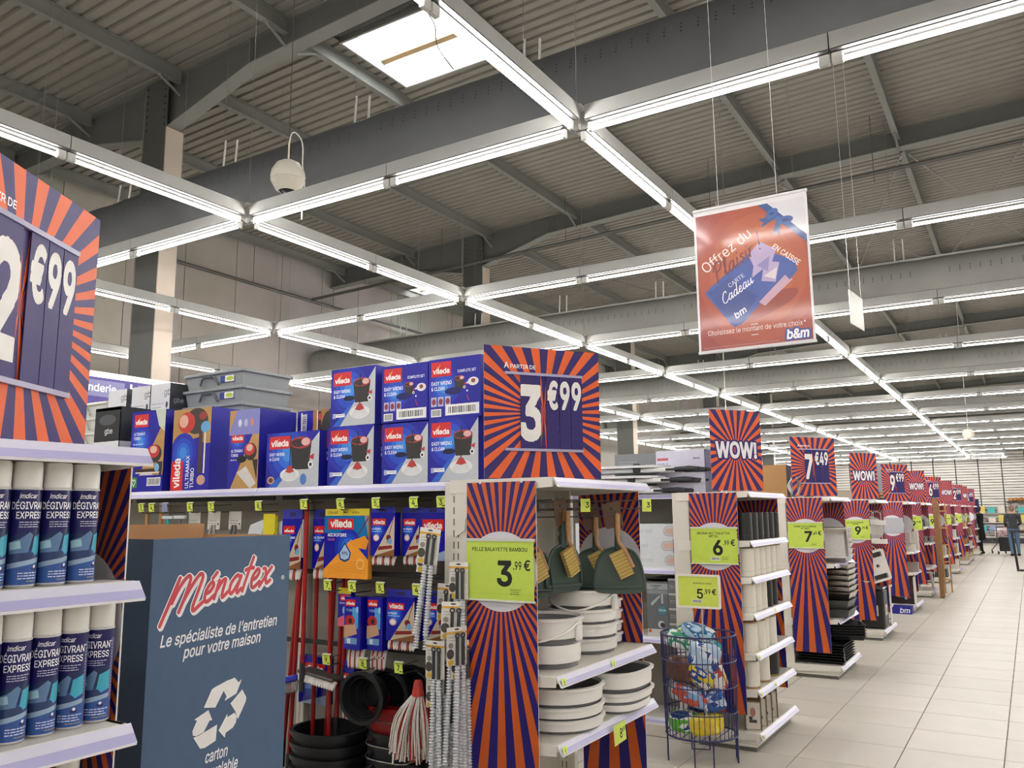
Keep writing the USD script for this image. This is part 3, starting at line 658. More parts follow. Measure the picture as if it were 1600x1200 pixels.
# ================================================================== GOODS OF THE NEAR GONDOLAS
RED, BLUE = '#d2222a', '#11129a'
def brand(p, x, y, w, h, t='vileda'):
    p.rect(x, y, x + w, y + h, RED)
    if t == 'vileda': p.add(LineString([(x + w * .30, y + h * .68), (x + w * .36, y + h * .60), (x + w * .45, y + h * .80)]).buffer(h * .025), '#d9c24a')
    g = text_poly(t, 1.0, bold=1, fat=.03, sx=1.08); x0, y0, x1, y1 = g.bounds; s = w * .84 / (x1 - x0)
    p.add(affinity.translate(affinity.scale(g, s, s, origin=(0, 0)), x + w * .08 - x0 * s, y + h * .22), '#f4f1ee')
def glow(p, x, y, r):
    for k, c in ((1, '#1a2cae'), (.75, '#1d48c2'), (.5, '#2868d4'), (.28, '#3d8ae2')): p.ell(x, y, r * k, r * k, c)
def bucket_pic(p, x, y, s, open_=True):
    p.poly([(x - s * .5, y + s * .4), (x + s * .5, y + s * .4), (x + s * .38, y - s * .5), (x - s * .38, y - s * .5)], '#2c2b2b'); p.ell(x, y + s * .4, s * .5, s * .2, '#a3383a'); p.ell(x - s * .1, y + s * .39, s * .36, s * .13, '#3a2a2a'); p.ell(x + s * .22, y + s * .42, s * .2, s * .13, '#e2b4b0')
    p.ell(x + s * .47, y - s * .35, s * .12, s * .12, '#e8e4e2'); p.ell(x + s * .47, y - s * .35, s * .06, s * .06, '#26262a'); p.poly([(x + s * .36, y - s * .1), (x + s * .62, y + s * .02), (x + s * .6, y - s * .2)], '#b8323a')
def mop_pic(p, x, y, s):
    p.add(LineString([(x, y), (x + s * .02, y + s * 2.1)]).buffer(s * .045), '#2b2628'); p.ell(x, y - s * .42, s * .86, s * .42, '#e2e3e4')
    for k in range(-6, 7): p.add(LineString([(x + k * s * .05, y - s * .1), (x + k * s * .125, y - s * .72)]).buffer(s * .012), '#b9bbc0')
    p.poly([(x - s * .4, y - s * .22), (x - s * .12, y + s * .15), (x + s * .14, y + s * .15), (x + s * .42, y - s * .22), (x, y - s * .32)], '#b93a33')
def easy_front(w=.285, h=.295, big=False):
    p = Print(w, h, BLUE); glow(p, w * .42, h * .62, w * .42)
    p.poly([(w * .22, 0), (w, h * .98), (w, 0)], '#bfc4ca'); p.poly([(w * .05, 0), (w * .22, 0), (w * .5, h * .35), (w * .42, h * .35)], '#2a62c8')
    for k in range(3): p.add(LineString([(w * (.45 + .2 * k), 0), (w * 1.0, h * (.42 - .16 * k))]).buffer(.0006), '#b4b7bd')
    if big: bucket_pic(p, w * .66, h * .58, w * .40); mop_pic(p, w * .46, h * .34, w * .21); p.ell(w * .72, h * .13, w * .06, h * .1, '#4d7fc6')
    else: bucket_pic(p, w * .70, h * .58, w * .38); mop_pic(p, w * .66, h * .33, w * .26)
    brand(p, w * .055, h * .70, w * .40, h * .235)
    for n, t in enumerate(('EASY WRING', '& CLEAN')): p.text(t, w * .06, h * (.575 - .085 * n), h * .055, '#eef0f6', bold=1, sx=.82)
    if not big: p.rect(w * .05, h * .155, w * .33, h * .215, '#eef0f4'); p.rect(w * .05, h * .14, w * .12, h * .225, '#aab2d6'); p.lines(w * .14, h * .185, w * .32, 1, .01, h * .012, '#8d93a8')
    else: p.ell(w * .1, h * .13, w * .07, h * .07, '#c99b86'); p.ell(w * .1, h * .13, w * .045, h * .045, '#5a3a34')
    if not big: p.ell(w * .42, h * .47, w * .13, h * .045, '#0b0c3c')
    return p
def easy_back(w=.295, h=.285, hole=True):
    p = Print(w, h, BLUE); glow(p, w * .3, h * .5, w * .3); brand(p, w * .05, h * .70, w * .39, h * .25)
    for n, t in enumerate(('EASY WRING', '& CLEAN')): p.text(t, w * .05, h * (.56 - .09 * n), h * .06, '#eef0f6', bold=1, sx=.8)
    p.text('COMPLETE SET', w * .56, h * .74, h * .045, '#e4e6f4', bold=1, sx=.8); bucket_pic(p, w * .60, h * .56, w * .2)
    p.text('+', w * .72, h * .53, h * .06, '#ffffff', bold=1); p.ell(w * .86, h * .57, w * .1, h * .07, '#e6e4e4'); p.ell(w * .86, h * .58, w * .04, h * .035, '#9a4a42'); p.text('+', w * .72, h * .40, h * .06, '#ffffff', bold=1)
    p.add(LineString([(w * .74, h * .36), (w * .78, h * .26)]).buffer(.002), '#b83a44')
    for k in range(3): p.rect(w * (.05 + .135 * k), h * .20, w * (.16 + .135 * k), h * .36, '#b9b2cf'); p.ell(w * (.105 + .135 * k), h * .28, w * .04, h * .05, '#8a3a46')
    p.ell(w * .48, h * .44, w * .16, h * .06, '#0e1060') if hole else None
    p.rect(w * .33, h * .04, w * .97, h * .22, '#e9e9ec'); p.barcode(w * .37, h * .06, w * .92, h * .20); p.barcode(w * .05, h * .03, w * .25, h * .16, seed=9)
    return p
def easy_side(w=.27, h=.29):
    p = Print(w, h, BLUE); p.rect(w * .2, h * .68, w * .8, h * .98, RED); p.text('vileda', w * .26, h * .78, h * .1, '#f3f0ee', bold=1)
    for n, t in enumerate(('EASY WRING', '& CLEAN')): p.text(t, w * .2, h * (.56 - .09 * n), h * .06, '#eef0f6', bold=1, sx=.8)
    p.ell(w * .5, h * .2, w * .2, h * .15, '#c99b86'); p.ell(w * .5, h * .2, w * .13, h * .1, '#5a3a34'); return p
def turbo_front(w, h, flap=False):
    p = Print(w, h, BLUE); p.poly([(w * .1, 0), (w, h * .9), (w, 0)], '#b98f58'); p.poly([(w * .7, h), (w, h), (w, h * .72), (w * .82, h * .8)], '#c7cfc0'); glow(p, w * .3, h * .62, w * .3)
    brand(p, w * .08, h * (.58 if flap else .80), w * .42, h * .16)
    for n, t in enumerate(('ULTRAMAX', 'TURBO')): p.text(t, w * .08, h * ((.46 if flap else .70) - .055 * n), h * .035, '#eef0f6', bold=1, sx=.85)
    p.lines(w * .08, h * (.355 if flap else .58), w * .4, 1, .01, h * .015, '#c9cde6')
    p.ell(w * .74, h * .46, w * .2, h * .11, '#34302e'); p.ell(w * .70, h * .49, w * .17, h * .08, '#c2352f'); p.ell(w * .70, h * .51, w * .1, h * .045, '#dfb9a8'); p.poly([(w * .8, h * .36), (w * .96, h * .1), (w * .98, h * .36)], '#2d2a2a')
    p.poly([(w * .3, h * .2), (w * .6, h * .28), (w * .95, h * .06), (w * .75, 0)], '#d4d0cc')
    if flap:
        p.rect(0, h * .68, w, h, '#8486c8'); p.poly([(0, h * .7), (w * .25, h), (0, h)], '#b98f58')
        for k in range(3): p.ell(w * (.35 + .2 * k), h * .83, w * .06, h * .05, ('#d9dbe8', '#b4b8dc', '#c98a78')[k])
        p.ell(w * .45, h * .37, w * .16, h * .045, '#060616')
    else:
        p.rect(0, 0, w, h * .2, BLUE); p.rect(w * .06, h * .05, w * .26, h * .18, '#3f8a3f'); p.add(LineString([(w * .16, h * .07), (w * .1, h * .13), (w * .13, h * .155), (w * .16, h * .13), (w * .19, h * .155), (w * .22, h * .13), (w * .16, h * .07)]).buffer(.003), '#eef4ea'); p.barcode(w * .55, h * .07, w * .95, h * .17)
        p.rect(w * .2, h * .24, w * .9, h * .28, '#3b2620'); p.rect(w * .2, h * .225, w * .9, h * .24, '#e6dfd6')
        p.ell(w * .82, h * .29, w * .07, h * .05, '#7db4dc')
    return p
def turbo_side(w, h):
    p = Print(w, h, '#b48a50'); p.rect(0, 0, w, h * .56, BLUE); p.poly([(0, h * .56), (w * .7, h * .64), (w * .95, h * .5), (w, 0), (0, 0)], BLUE); glow(p, w * .3, h * .46, w * .34)
    p.rect(0, 0, w * .32, h * .36, RED); g = text_poly('vileda', .058, bold=1, fat=.02, rot=90, sx=.78); p.add(affinity.translate(g, w * .235, h * .03), '#f4f1ee')
    for n, t in enumerate(('ULTRAMAX', 'TURBO')): p.add(affinity.translate(text_poly(t, .030, bold=1, rot=90, sx=.85), w * (.48 + .13 * n), h * .02), '#eef0f6')
    p.ell(w * .62, h * .84, w * .30, h * .16, '#3a3634'); p.ell(w * .36, h * .83, w * .22, h * .13, '#c2352f'); p.ell(w * .28, h * .85, w * .12, h * .08, '#dfae9c'); p.ell(w * .78, h * .9, w * .1, h * .05, '#9a3a30'); p.rect(w * .7, h * .2, w * .8, h * .75, '#4a3430'); p.rect(w * .84, h * .2, w * .88, h * .75, '#eae4dc'); p.ell(w * .86, h * .76, w * .12, h * .07, '#6aa7dc'); p.ell(w * .8, h * .12, w * .11, h * .06, '#c99b86')
    return p
plain = lambda w, h, c: Print(w, h, c)
def carton(name, label, cat, x0, x1, y0, y1, z0, z1, base, group=None, mat='card', rz=0.0, **faces):
    w, d = x1 - x0, y1 - y0; b = B(); printed_box(b, -w / 2, w / 2, -d / 2, d / 2, 0, z1 - z0, base, **faces)
    return single(name, b, mat, label, cat, loc=((x0 + x1) / 2, (y0 + y1) / 2, z0), rot=(0, 0, rz), group=group)
S1, GB = 1.7502, 'blue mop-set cartons on the top shelf'
YB1 = 3.125
def easy(label, x0, x1, z0, z1, back=False, big=False, y=YB1, d=.27):
    w, h = x1 - x0, z1 - z0
    return carton('mop_set_box', label, 'box', x0, x1, y, y + d, z0, z1, BLUE, GB, front=easy_back(w, h) if back else easy_front(w, h, big), right=easy_side(d, h))
easy('blue mop-set carton, bottom row, beside the sunburst 3 euro 99 sign', -2.408, -2.122, S1, S1 + .298)
easy('blue mop-set carton, bottom row, second from the 3 euro 99 sign', -2.697, -2.412, S1, S1 + .292)
easy('blue mop-set carton, bottom row, third from the 3 euro 99 sign', -3.062, -2.752, S1, S1 + .300)
easy('larger blue mop-set carton at the left end of the bottom row', -3.520, -3.125, S1, S1 + .292, big=True)
easy('blue COMPLETE SET carton, upper row, beside the sunburst 3 euro 99 sign', -2.410, -2.108, S1 + .2985, S1 + .585, back=True)
easy('blue COMPLETE SET carton, upper row, second from the 3 euro 99 sign', -2.704, -2.415, S1 + .2985, S1 + .582, back=True)
easy('blue mop-set carton with bucket picture, leftmost of the upper row', -3.050, -2.748, S1 + .3005, S1 + .60)
carton('floor_mop_box', 'tall blue turbo mop carton with green heart mark, leftmost beside the shelf', 'box', -4.76, -4.425, 3.13, 3.43, S1, 2.25, BLUE, 'blue turbo mop cartons', front=turbo_front(.335, .50), right=plain(.3, .5, '#191a90'))
carton('floor_mop_box', 'tall blue turbo mop carton with sideways lettering on wood-coloured print', 'box', -4.345, -4.0, 3.13, 3.40, S1, 2.232, BLUE, 'blue turbo mop cartons', front=turbo_side(.345, .482), right=plain(.27, .482, '#1a1b96'))
carton('floor_mop_box', 'blue turbo mop carton with lilac top flap and black hand hole', 'box', -3.838, -3.59, 3.13, 3.40, S1, 2.192, BLUE, 'blue turbo mop cartons', front=turbo_front(.248, .442, True), right=plain(.27, .442, '#1a1b96'))
p = Print(.46, .45, BLUE); p.barcode(.035, .27, .075, .43, vertical=True); p.rect(.028, .26, .04, .44, '#f0f0f0'); p.rect(.125, .2, .25, .45, '#a8783c'); p.rect(.155, .2, .163, .45, '#e4dccf'); p.rect(.165, .2, .19, .44, '#3a2420'); p.ell(.18, .41, .015, .02, '#c83a40'); p.ell(.25, .33, .06, .11, '#2f2b2a'); p.poly([(.24, .2), (.28, .38), (.32, .2)], '#c2352f'); p.ell(.145, .27, .03, .04, '#6aa7dc'); p.rect(.0, 0, .03, .2, RED)
carton('floor_mop_box', 'blue mop carton with barcode strip standing behind the larger mop-set carton', 'box', -3.60, -3.14, 3.42, 3.70, S1, 2.20, BLUE, 'blue turbo mop cartons', front=p)
b = B().lathe([(.0, .0), (.15, 0), (.17, .2), (.185, .205), (.185, .225), (.165, .225), (.14, .03), (0, .03)], '#26292c', 28)
single('bucket', b, 'gloss', 'black bucket rim showing behind the blue cartons on the shelf', 'bucket', 40, loc=(-3.05, 3.62, S1 + .28 - .28))
# grey and white crates, white boxes further back on the same run
def crate(label, x, y, z, w, d, h, c, sticker=True, group='nested crates on the top shelf', rz=0):
    t = thing('storage_crate', label, 'crate', (x, y, z), (0, 0, rz), group); b = B(); e = .92
    o = [(-w / 2 * e, -d / 2 * e), (w / 2 * e, -d / 2 * e), (w / 2 * e, d / 2 * e), (-w / 2 * e, d / 2 * e)]; q = [(a / e, c_ / e) for a, c_ in o]
    V = [(*a, 0) for a in o] + [(*a, h) for a in q] + [(a * .96, c_ * .96, h) for a, c_ in q] + [(a * .94, c_ * .94, .01) for a, c_ in o]
    F = [(0, 3, 2, 1)] + [(k, (k + 1) % 4, 4 + (k + 1) % 4, 4 + k) for k in range(4)] + [(4 + k, 4 + (k + 1) % 4, 8 + (k + 1) % 4, 8 + k) for k in range(4)] + [(8 + k, 8 + (k + 1) % 4, 12 + (k + 1) % 4, 12 + k) for k in range(4)] + [(12, 13, 14, 15)]
    put(t, 'body', b.raw(V, F, c), 'satin')
    r = B()
    for s_ in (-1, 1): r.box(-w / 2 - .012, w / 2 + .012, s_ * d / 2 - .012, s_ * d / 2 + .012, h - .02, h, c, .004); r.box(s_ * w / 2 - .012, s_ * w / 2 + .012, -d / 2 + .012, d / 2 - .012, h - .02, h, c, .004)
    put(t, 'rim', r, 'satin')
    hb = B().tube([(-w * .22, -d / 2 - .004, h * .35), (-w * .16, -d / 2 - .012, h * .75), (w * .02, -d / 2 - .012, h * .75), (w * .1, -d / 2 - .004, h * .3)], .007, '#5d6264' if c != '#d2d2cd' else '#b2b2ae', 6); put(t, 'handle', hb, 'satin', 40)
    if sticker: pr = Print(.13, .04, '#e9ecee'); pr.rect(0, 0, .045, .04, '#2b3f8c'); pr.ell(.09, .02, .035, .014, '#b9cc3a'); bb = B(); pr.onto(bb, (w * .12, -d / 2 * .975 - .004, h * .4), (1, 0, 0), (0, -.02, 1)); put(t, 'sticker', bb, 'card')
    return t
WB = 'white carton on the back of the top shelf'
zc = 1.7502
for k, (nm, hh) in enumerate((('lowest', .1), ('second from below', .1), ('third from below', .1), ('middle', .1), ('third from top', .1), ('second from top', .1), ('topmost', .13))):
    crate(f'grey plastic crate, {nm} in the stack beside white cartons', -4.42, 3.66, zc + k * .108, .56, .40, .125, '#8f9496', k > 4, 'grey crates stacked on the top shelf')
for k, nm in enumerate(('lowest', 'second', 'third', 'fourth', 'fifth', 'topmost')):
    crate(f'white plastic crate, {nm} from below in the far left stack', -5.75, 3.62, zc + k * .108, .46, .40, .125, '#d2d2cd', False, 'white crates stacked on the top shelf')
def white_box(label, x0, x1, z0, z1, y=3.35, d=.3, c='#d9dade'):
    w, h = x1 - x0, z1 - z0; p = Print(w, h, c); p.text('gbe', w * .68, h * .78, h * .12, '#8a8d94', bold=1); p.ell(w * .86, h * .6, w * .06, h * .06, '#3b4a6a'); p.rect(w * .4, h * .4, w * .9, h * .46, '#3c3f48'); p.lines(w * .08, h * .62, w * .7, 2, h * .07, h * .02, '#a6aab6'); p.ell(w * .5, h * .12, w * .14, h * .1, '#6a3c44'); p.rect(w * .55, h * .1, w * .57, h * .4, '#8a8d94')
    q = Print(d, h, '#3d4246'); q.text('gbe', d * .1, h * .65, h * .09, '#8f949a', bold=1); q.rect(d * .5, h * .35, d * .75, h * .55, '#6a3a34')
    return carton('white_carton', label, 'box', x0, x1, y, y + d, z0, z1, c, 'white cartons on the back of the top shelf', front=p, right=q)
for k, (x0, x1) in enumerate(((-5.40, -5.19), (-5.13, -4.93), (-4.92, -4.72))):
    for n in range(2): white_box(f'white carton, {ORD[k]} from left, {("lower", "upper")[n]} layer beside the grey crates', x0, x1, zc + n * .36, zc + (n + 1) * .36 - .002, 3.36, .28)
p = Print(.27, .2, '#23262a'); p.text('gbe', .11, .05, .035, '#c9ccd2', bold=1); p.ell(.135, .14, .09, .035, '#4d5256')
carton('dark_carton', 'dark grey carton with open top left of the turbo mop cartons', 'box', -5.16, -4.88, 3.13, 3.34, zc + .33, zc + .55, '#33373b', front=p)
p = Print(.27, .33, '#dcdde0'); p.text('gbe', .16, .25, .04, '#8a8d94', bold=1); carton('white_carton', 'white carton under the dark grey carton beside the turbo mop cartons', 'box', -5.16, -4.88, 3.13, 3.34, zc, zc + .329, '#dcdde0', front=p)

# ------------------------------------------------------------------ hanging goods of the long side
YH = 3.16
def hook(label, x, z, y=3.11, back=3.25, tagtxt='5', blank=False):
    t = thing('display_hook', label, 'hook', (x, y, z), group='wire hooks with price tags on the long side')
    put(t, 'prong', B().tube([(0, back - y - .004, -.03), (0, .01, -.03), (0, 0, -.024)], .003, '#8c8d8f', 6).tube([(0, back - y - .004, .012), (0, .0, .008)], .0025, '#8c8d8f', 6), 'metal')
    pr = Print(.05, .05, '#8d93b8' if blank else '#d6e65c'); (pr.text(tagtxt, .024, .013, .024, '#22281a', anchor='c', bold=1), pr.rect(.03, .006, .047, .011, '#4c5230'), pr.rect(.006, .041, .044, .045, '#7f8a3a')) if not blank else None
    b = B(); pr.onto(b, (-.025, -.003, -.024), (1, 0, 0), (0, -.12, 1)); b.box(-.026, .026, -.002, .001, .024, .03, '#dfe4e4'); put(t, 'price_tag', b, 'card'); return t
for k, x in enumerate((-4.577, -4.477, -4.35, -4.12, -3.935, -3.547)): hook(f'wire hook with tag, {ORD[k]} from left in top row above the cardboard display', x, 1.652, tagtxt=str(3 + k), blank=k == 2)
for k, x in enumerate((-3.205, -2.948, -2.715, -2.48, -2.318)): hook(f'wire hook with yellow tag, {ORD[k]} from left in top row above mop refills', x, 1.655, tagtxt=str(7 - k))
for k, x in enumerate((-3.021, -2.858, -2.678, -2.456)): hook(f'wire hook with yellow tag, {ORD[k]} from left in the middle row', x, 1.253, tagtxt=str(7 - k))
for k, x in enumerate((-3.017, -2.778, -2.558)): hook(f'wire hook with yellow tag, {ORD[k]} from left in the lowest row', x, .896, tagtxt=str(9 - k))

def refill_print(w, h, kind):
    p = Print(w, h, BLUE)
    if kind == 'ultra':
        glow(p, w * .3, h * .6, w * .3); p.poly([(w * .15, 0), (w, h * .92), (w, 0)], '#c9b9a2'); p.poly([(w * .15, 0), (w, .16 * h), (w, 0)], '#8a5a34'); p.add(LineString([(w * .95, h * .85), (w * .7, h * .3)]).buffer(w * .012), '#5d3a34'); p.ell(w * .76, h * .42, w * .1, h * .07, '#7a2630'); p.poly([(w * .3, h * .13), (w * .92, h * .18), (w * .9, h * .25), (w * .36, h * .22)], '#8a2c2c'); p.ell(w * .82, h * .34, w * .09, h * .07, '#6fa6dc'); p.ell(w * .24, h * .42, w * .13, h * .08, '#cfa59a'); p.ell(w * .24, h * .42, w * .09, h * .055, '#e8e2e0')
        p.text('ULTRAMAX', w * .06, h * .60, h * .045, '#eef0f6', bold=1, sx=.8); p.lines(w * .06, h * .555, w * .5, 1, .01, h * .014, '#c9cde6'); brand(p, w * .06, h * .70, w * .58, h * .16)
    elif kind == 'micro':
        p = Print(w, h, '#1b2aa6'); p.rect(0, h * .66, w, h, '#0f6fae'); p.rect(0, 0, w * .55, h * .72, BLUE); glow(p, w * .55, h * .5, w * .3); p.poly([(0, h * .13), (w * .62, h * .62), (w, h * .30), (w, 0), (0, 0)], '#f2a032'); p.poly([(w * .55, h * .58), (w * .92, h * .68), (w, h * .60), (w * .95, h * .46), (w * .68, h * .5)], '#ee9a2c'); p.poly([(w * .9, h), (w, h), (w, h * .66)], '#8f8c9c'); p.add(LineString([(w * .98, h * .95), (w * .75, h * .66)]).buffer(w * .01), '#5c2a30')
        for k in range(5): p.add(LineString(smooth_line([(w * .1, h * (.05 + .03 * k)), (w * .5, h * (.12 + .035 * k)), (w * .95, h * (.09 + .04 * k))])).buffer(.0012), '#d8851e')
        brand(p, w * .09, h * .78, w * .58, h * .17); p.text('MICROFIBRE', w * .08, h * .665, h * .05, '#f2f3f7', bold=1, sx=.95); p.text('COLOR', w * .08, h * .60, h * .035, '#c96a78', bold=1, sx=.95)
        p.add(Polygon([(w * .48, h * .55), (w * .60, h * .40), (w * .57, h * .31), (w * .48, h * .28), (w * .39, h * .31), (w * .36, h * .40)]).buffer(w * .02), '#27407c'); p.add(Polygon([(w * .48, h * .53), (w * .585, h * .40), (w * .56, h * .325), (w * .48, h * .30), (w * .40, h * .325), (w * .375, h * .40)]).buffer(w * .008), '#a9c3e6'); p.text('99%', w * .48, h * .37, h * .055, '#1d2c5c', bold=1, anchor='c', sx=.8); p.add(Point(w * .83, h * .23).buffer(w * .085).difference(Point(w * .83, h * .23).buffer(w * .07)), '#f7c98a')
    elif kind == 'plainblue':
        glow(p, w * .4, h * .4, w * .35); brand(p, w * .12, h * .62, w * .8, h * .24); p.text('MICRO &', w * .1, h * .50, h * .05, '#eef0f6', bold=1); p.lines(w * .12, h * .42, w * .7, 3, h * .05, h * .012, '#b9c2ea'); p.poly([(0, 0), (w, 0), (w, h * .22)], '#9fb4d8')
    elif kind == 'pink':
        p.rect(0, h * .84, w, h, '#d8c52a'); brand(p, w * .15, h * .66, w * .7, h * .16); p.poly([(0, h * .2), (w, h * .4), (w, 0), (0, 0)], '#e0607c'); p.rect(w * .7, h * .4, w, h * .62, '#e8c85a'); p.ell(w * .5, h * .42, w * .16, h * .1, '#7fa8d8'); p.text('MICROFIBRE', w * .1, h * .58, h * .045, '#e8eaf4', sx=.7)
    elif kind == 'tube':
        brand(p, w * .05, h * .82, w * .62, h * .13); p.rect(w * .5, h * .4, w, h * .8, '#4a9fd6'); p.text('TURBO', w * .1, h * .72, h * .045, '#7fb0e6', bold=1); p.ell(w * .35, h * .54, w * .3, h * .11, '#b3242c'); p.ell(w * .38, h * .54, w * .12, h * .05, '#2c1e20'); p.poly([(0, h * .2), (w * .8, h * .3), (w * .7, h * .48), (0, h * .45)], '#c29a7c'); p.rect(w * .05, h * .1, w * .8, h * .22, '#6a94c6'); p.rect(w * .2, h * .11, w * .4, h * .2, '#cfd8e6'); p.ell(w * .8, h * .76, w * .09, h * .06, '#9cc4e8'); p.rect(w * .86, 0, w, h * .86, BLUE)
    return p
def fringe(b, x0, x1, y, z0, z1, n, c1='#e4e0da', c2='#b24a40', r=.0055):
    """Looped pile at the foot of a mop refill."""
    for k in range(n):
        x = x0 + (k + .5) * (x1 - x0) / n; rr = random.Random(k)
        b.tube(smooth_line([(x - .004, y + .012, z1), (x - .005, y, (z0 + z1) / 2), (x, y - .003, z0), (x + .005, y, (z0 + z1) / 2), (x + .004, y + .014, z1)], 3), r, c2 if k % 3 == 1 else c1, 5)
    return b
GM = 'mop refill packs on the hooks'
def pack(label, x0, x1, z0, z1, kind, y=YH, header=.0, pile=True, d=.045, rz=0.0, name='refill_pack', group=GM):
    w, h = x1 - x0, z1 - z0; t = thing(name, label, 'refill pack', ((x0 + x1) / 2, y, z0), (0, 0, rz), group)
    hz = h * (.16 if pile else 0); b = B(); pr = refill_print(w, h - hz - header, kind)
    printed_box(b, -w / 2, w / 2, 0, d, hz, h - header, BLUE if kind != 'micro' else '#f2a032', front=pr); put(t, 'pouch', b, 'film')
    if header:
        hp = Print(w, header, '#20249c' if kind != 'micro' else '#d6c62c'); hp.add(sbox(w * .38, header * .35, w * .62, header * .6).buffer(.004), '#0c0d4c')
        if kind == 'micro':
            hp = Print(w, header, '#d6c62c'); hp.text('EXTRA LARGE', w * .06, header * .25, header * .36, '#5a3a10', bold=1, sx=.6); hp.text('48 x 60 cm', w * .62, header * .3, header * .3, '#5a3a10', bold=1, sx=.6); hp.poly([(w * .42, header * .7), (w * .55, header * .5), (w * .42, header * .35)], '#5a3a10')
        b = B(); hp.onto(b, (-w / 2, .004, h - header), (1, 0, 0), (0, .0, 1)); b.box(-w / 2, w / 2, .0045, .006, h - header, h, '#20249c' if kind != 'micro' else '#d6c62c'); put(t, 'header_card', b, 'card')
    if pile: put(t, 'pile', fringe(B(), -w / 2 + .004, w / 2 - .004, .012, .004, hz + .006, max(5, int(w / .016))), 'cloth', 60, kind='stuff')
    return t
pack('large orange and blue microfibre cloth pack hanging under a yellow header', -3.106, -2.806, 1.285, 1.632, 'micro', header=.035, pile=False, d=.03)
pack('blue mop refill pack with white pile, directly right of the orange pack', -2.792, -2.640, 1.355, 1.637, 'ultra', header=.026)
pack('blue mop refill pack with white pile, second right of the orange pack', -2.625, -2.495, 1.358, 1.634, 'ultra', y=3.2, header=.026)
pack('plain blue MICRO pack with large red logo beside the white upright', -2.488, -2.33, 1.385, 1.628, 'plainblue', header=.02, pile=False, d=.03)
pack('narrow blue mop refill pack beside the cardboard display, front one', -3.40, -3.285, 1.262, 1.632, 'ultra', header=.05, d=.05, rz=.3)
pack('narrow blue mop refill pack between the red handles', -3.215, -3.115, 1.27, 1.63, 'ultra', y=3.2, header=.05, d=.04, rz=.3)
pack('small pink and blue microfibre pack in the middle row', -3.036, -2.95, 1.045, 1.235, 'pink', y=3.2, pile=False, d=.03)
for k, (x0, x1, y) in enumerate(((-2.936, -2.83, 3.14), (-2.815, -2.715, 3.17))):
    t = thing('mop_head_pack', f'blue tall mop head pack with string ends, {("left", "right")[k]} one of two', 'refill pack', ((x0 + x1) / 2, y, .86), group=GM); w = x1 - x0
    b = B(); printed_box(b, -w / 2, w / 2, 0, .07, .09, .34, BLUE, front=refill_print(w, .25, 'tube')); put(t, 'pouch', b, 'film')
    put(t, 'pile', fringe(B(), -w / 2 + .006, w / 2 - .006, .03, .0, .10, 9, r=.006).moved(np.eye(4)), 'cloth', 60, kind='stuff')
pack('blue mop refill pack with white pile hanging in the middle row', -2.683, -2.512, .962, 1.245, 'ultra', header=.035, d=.07)
pack('blue mop refill pack hanging behind the middle row pack', -2.50, -2.37, .97, 1.24, 'ultra', y=3.22, header=.03)
pack('blue refill pack hanging low beside the black baskets', -3.02, -2.90, .60, .88, 'ultra', y=3.2, header=.03, rz=-.3)

# red broom and mop handles
for k, (x, y, zt, zb, lean) in enumerate(((-3.325, 3.2, 1.60, .25, .03), (-3.215, 3.14, 1.66, .72, .0), (-3.105, 3.22, 1.52, .3, -.01), (-3.06, 3.25, 1.50, .45, .02), (-3.0, 3.22, 1.48, .7, .01), (-3.40, 3.25, 1.5, .3, .05), (-3.27, 3.28, 1.45, .2, .0), (-3.155, 3.28, 1.45, .35, .02))):
    t = thing('mop_stick', f'red mop stick hanging at the side, {ORD[k]} of the bunch', 'mop stick', (x, y, zb), group='red mop sticks hanging beside the cardboard display')
    put(t, 'pole', B().tube([(-lean, 0, .1), (lean, 0, zt - zb)], .0115, '#a01f1d', 10), 'gloss', 40); put(t, 'grip', B().tube([(-lean * 1.1, 0, 0), (-lean, 0, .14)], .0145, '#2c2c2e', 10), 'satin', 40)
    put(t, 'end_cap', B().tube([(lean, 0, zt - zb), (lean, 0, zt - zb + .05)], [.0125, .009], '#35332f', 10), 'satin', 40)
# flat mop and broom heads lower left
t = thing('flat_mop', 'flat mop head with white fringe lying on its frame', 'mop', (-3.13, 3.15, .78), (0, .12, .0)); put(t, 'frame', B().box(-.13, .12, -.01, .09, .015, .03, '#3b3a35', .006), 'satin'); put(t, 'pile', fringe(B(), -.13, .13, 0, -.02, .016, 15, c2='#d9d4cc', r=.008), 'cloth', 60, kind='stuff')
pack('blue broom pack lying low behind the cardboard display', -3.40, -3.2, .62, .86, 'plainblue', y=3.3, pile=False, d=.05)
t = thing('flat_mop', 'blue flat mop head with grey pile beside the cardboard display', 'mop', (-3.37, 3.13, .74), (0, -.25, 0)); put(t, 'frame', B().box(-.11, .13, -.005, .08, .0, .03, '#1c22a8', .006), 'gloss'); put(t, 'pile', fringe(B(), -.11, .13, .0, -.05, .0, 13, '#7d7a78', '#8d6a62', .007), 'cloth', 60, kind='stuff')
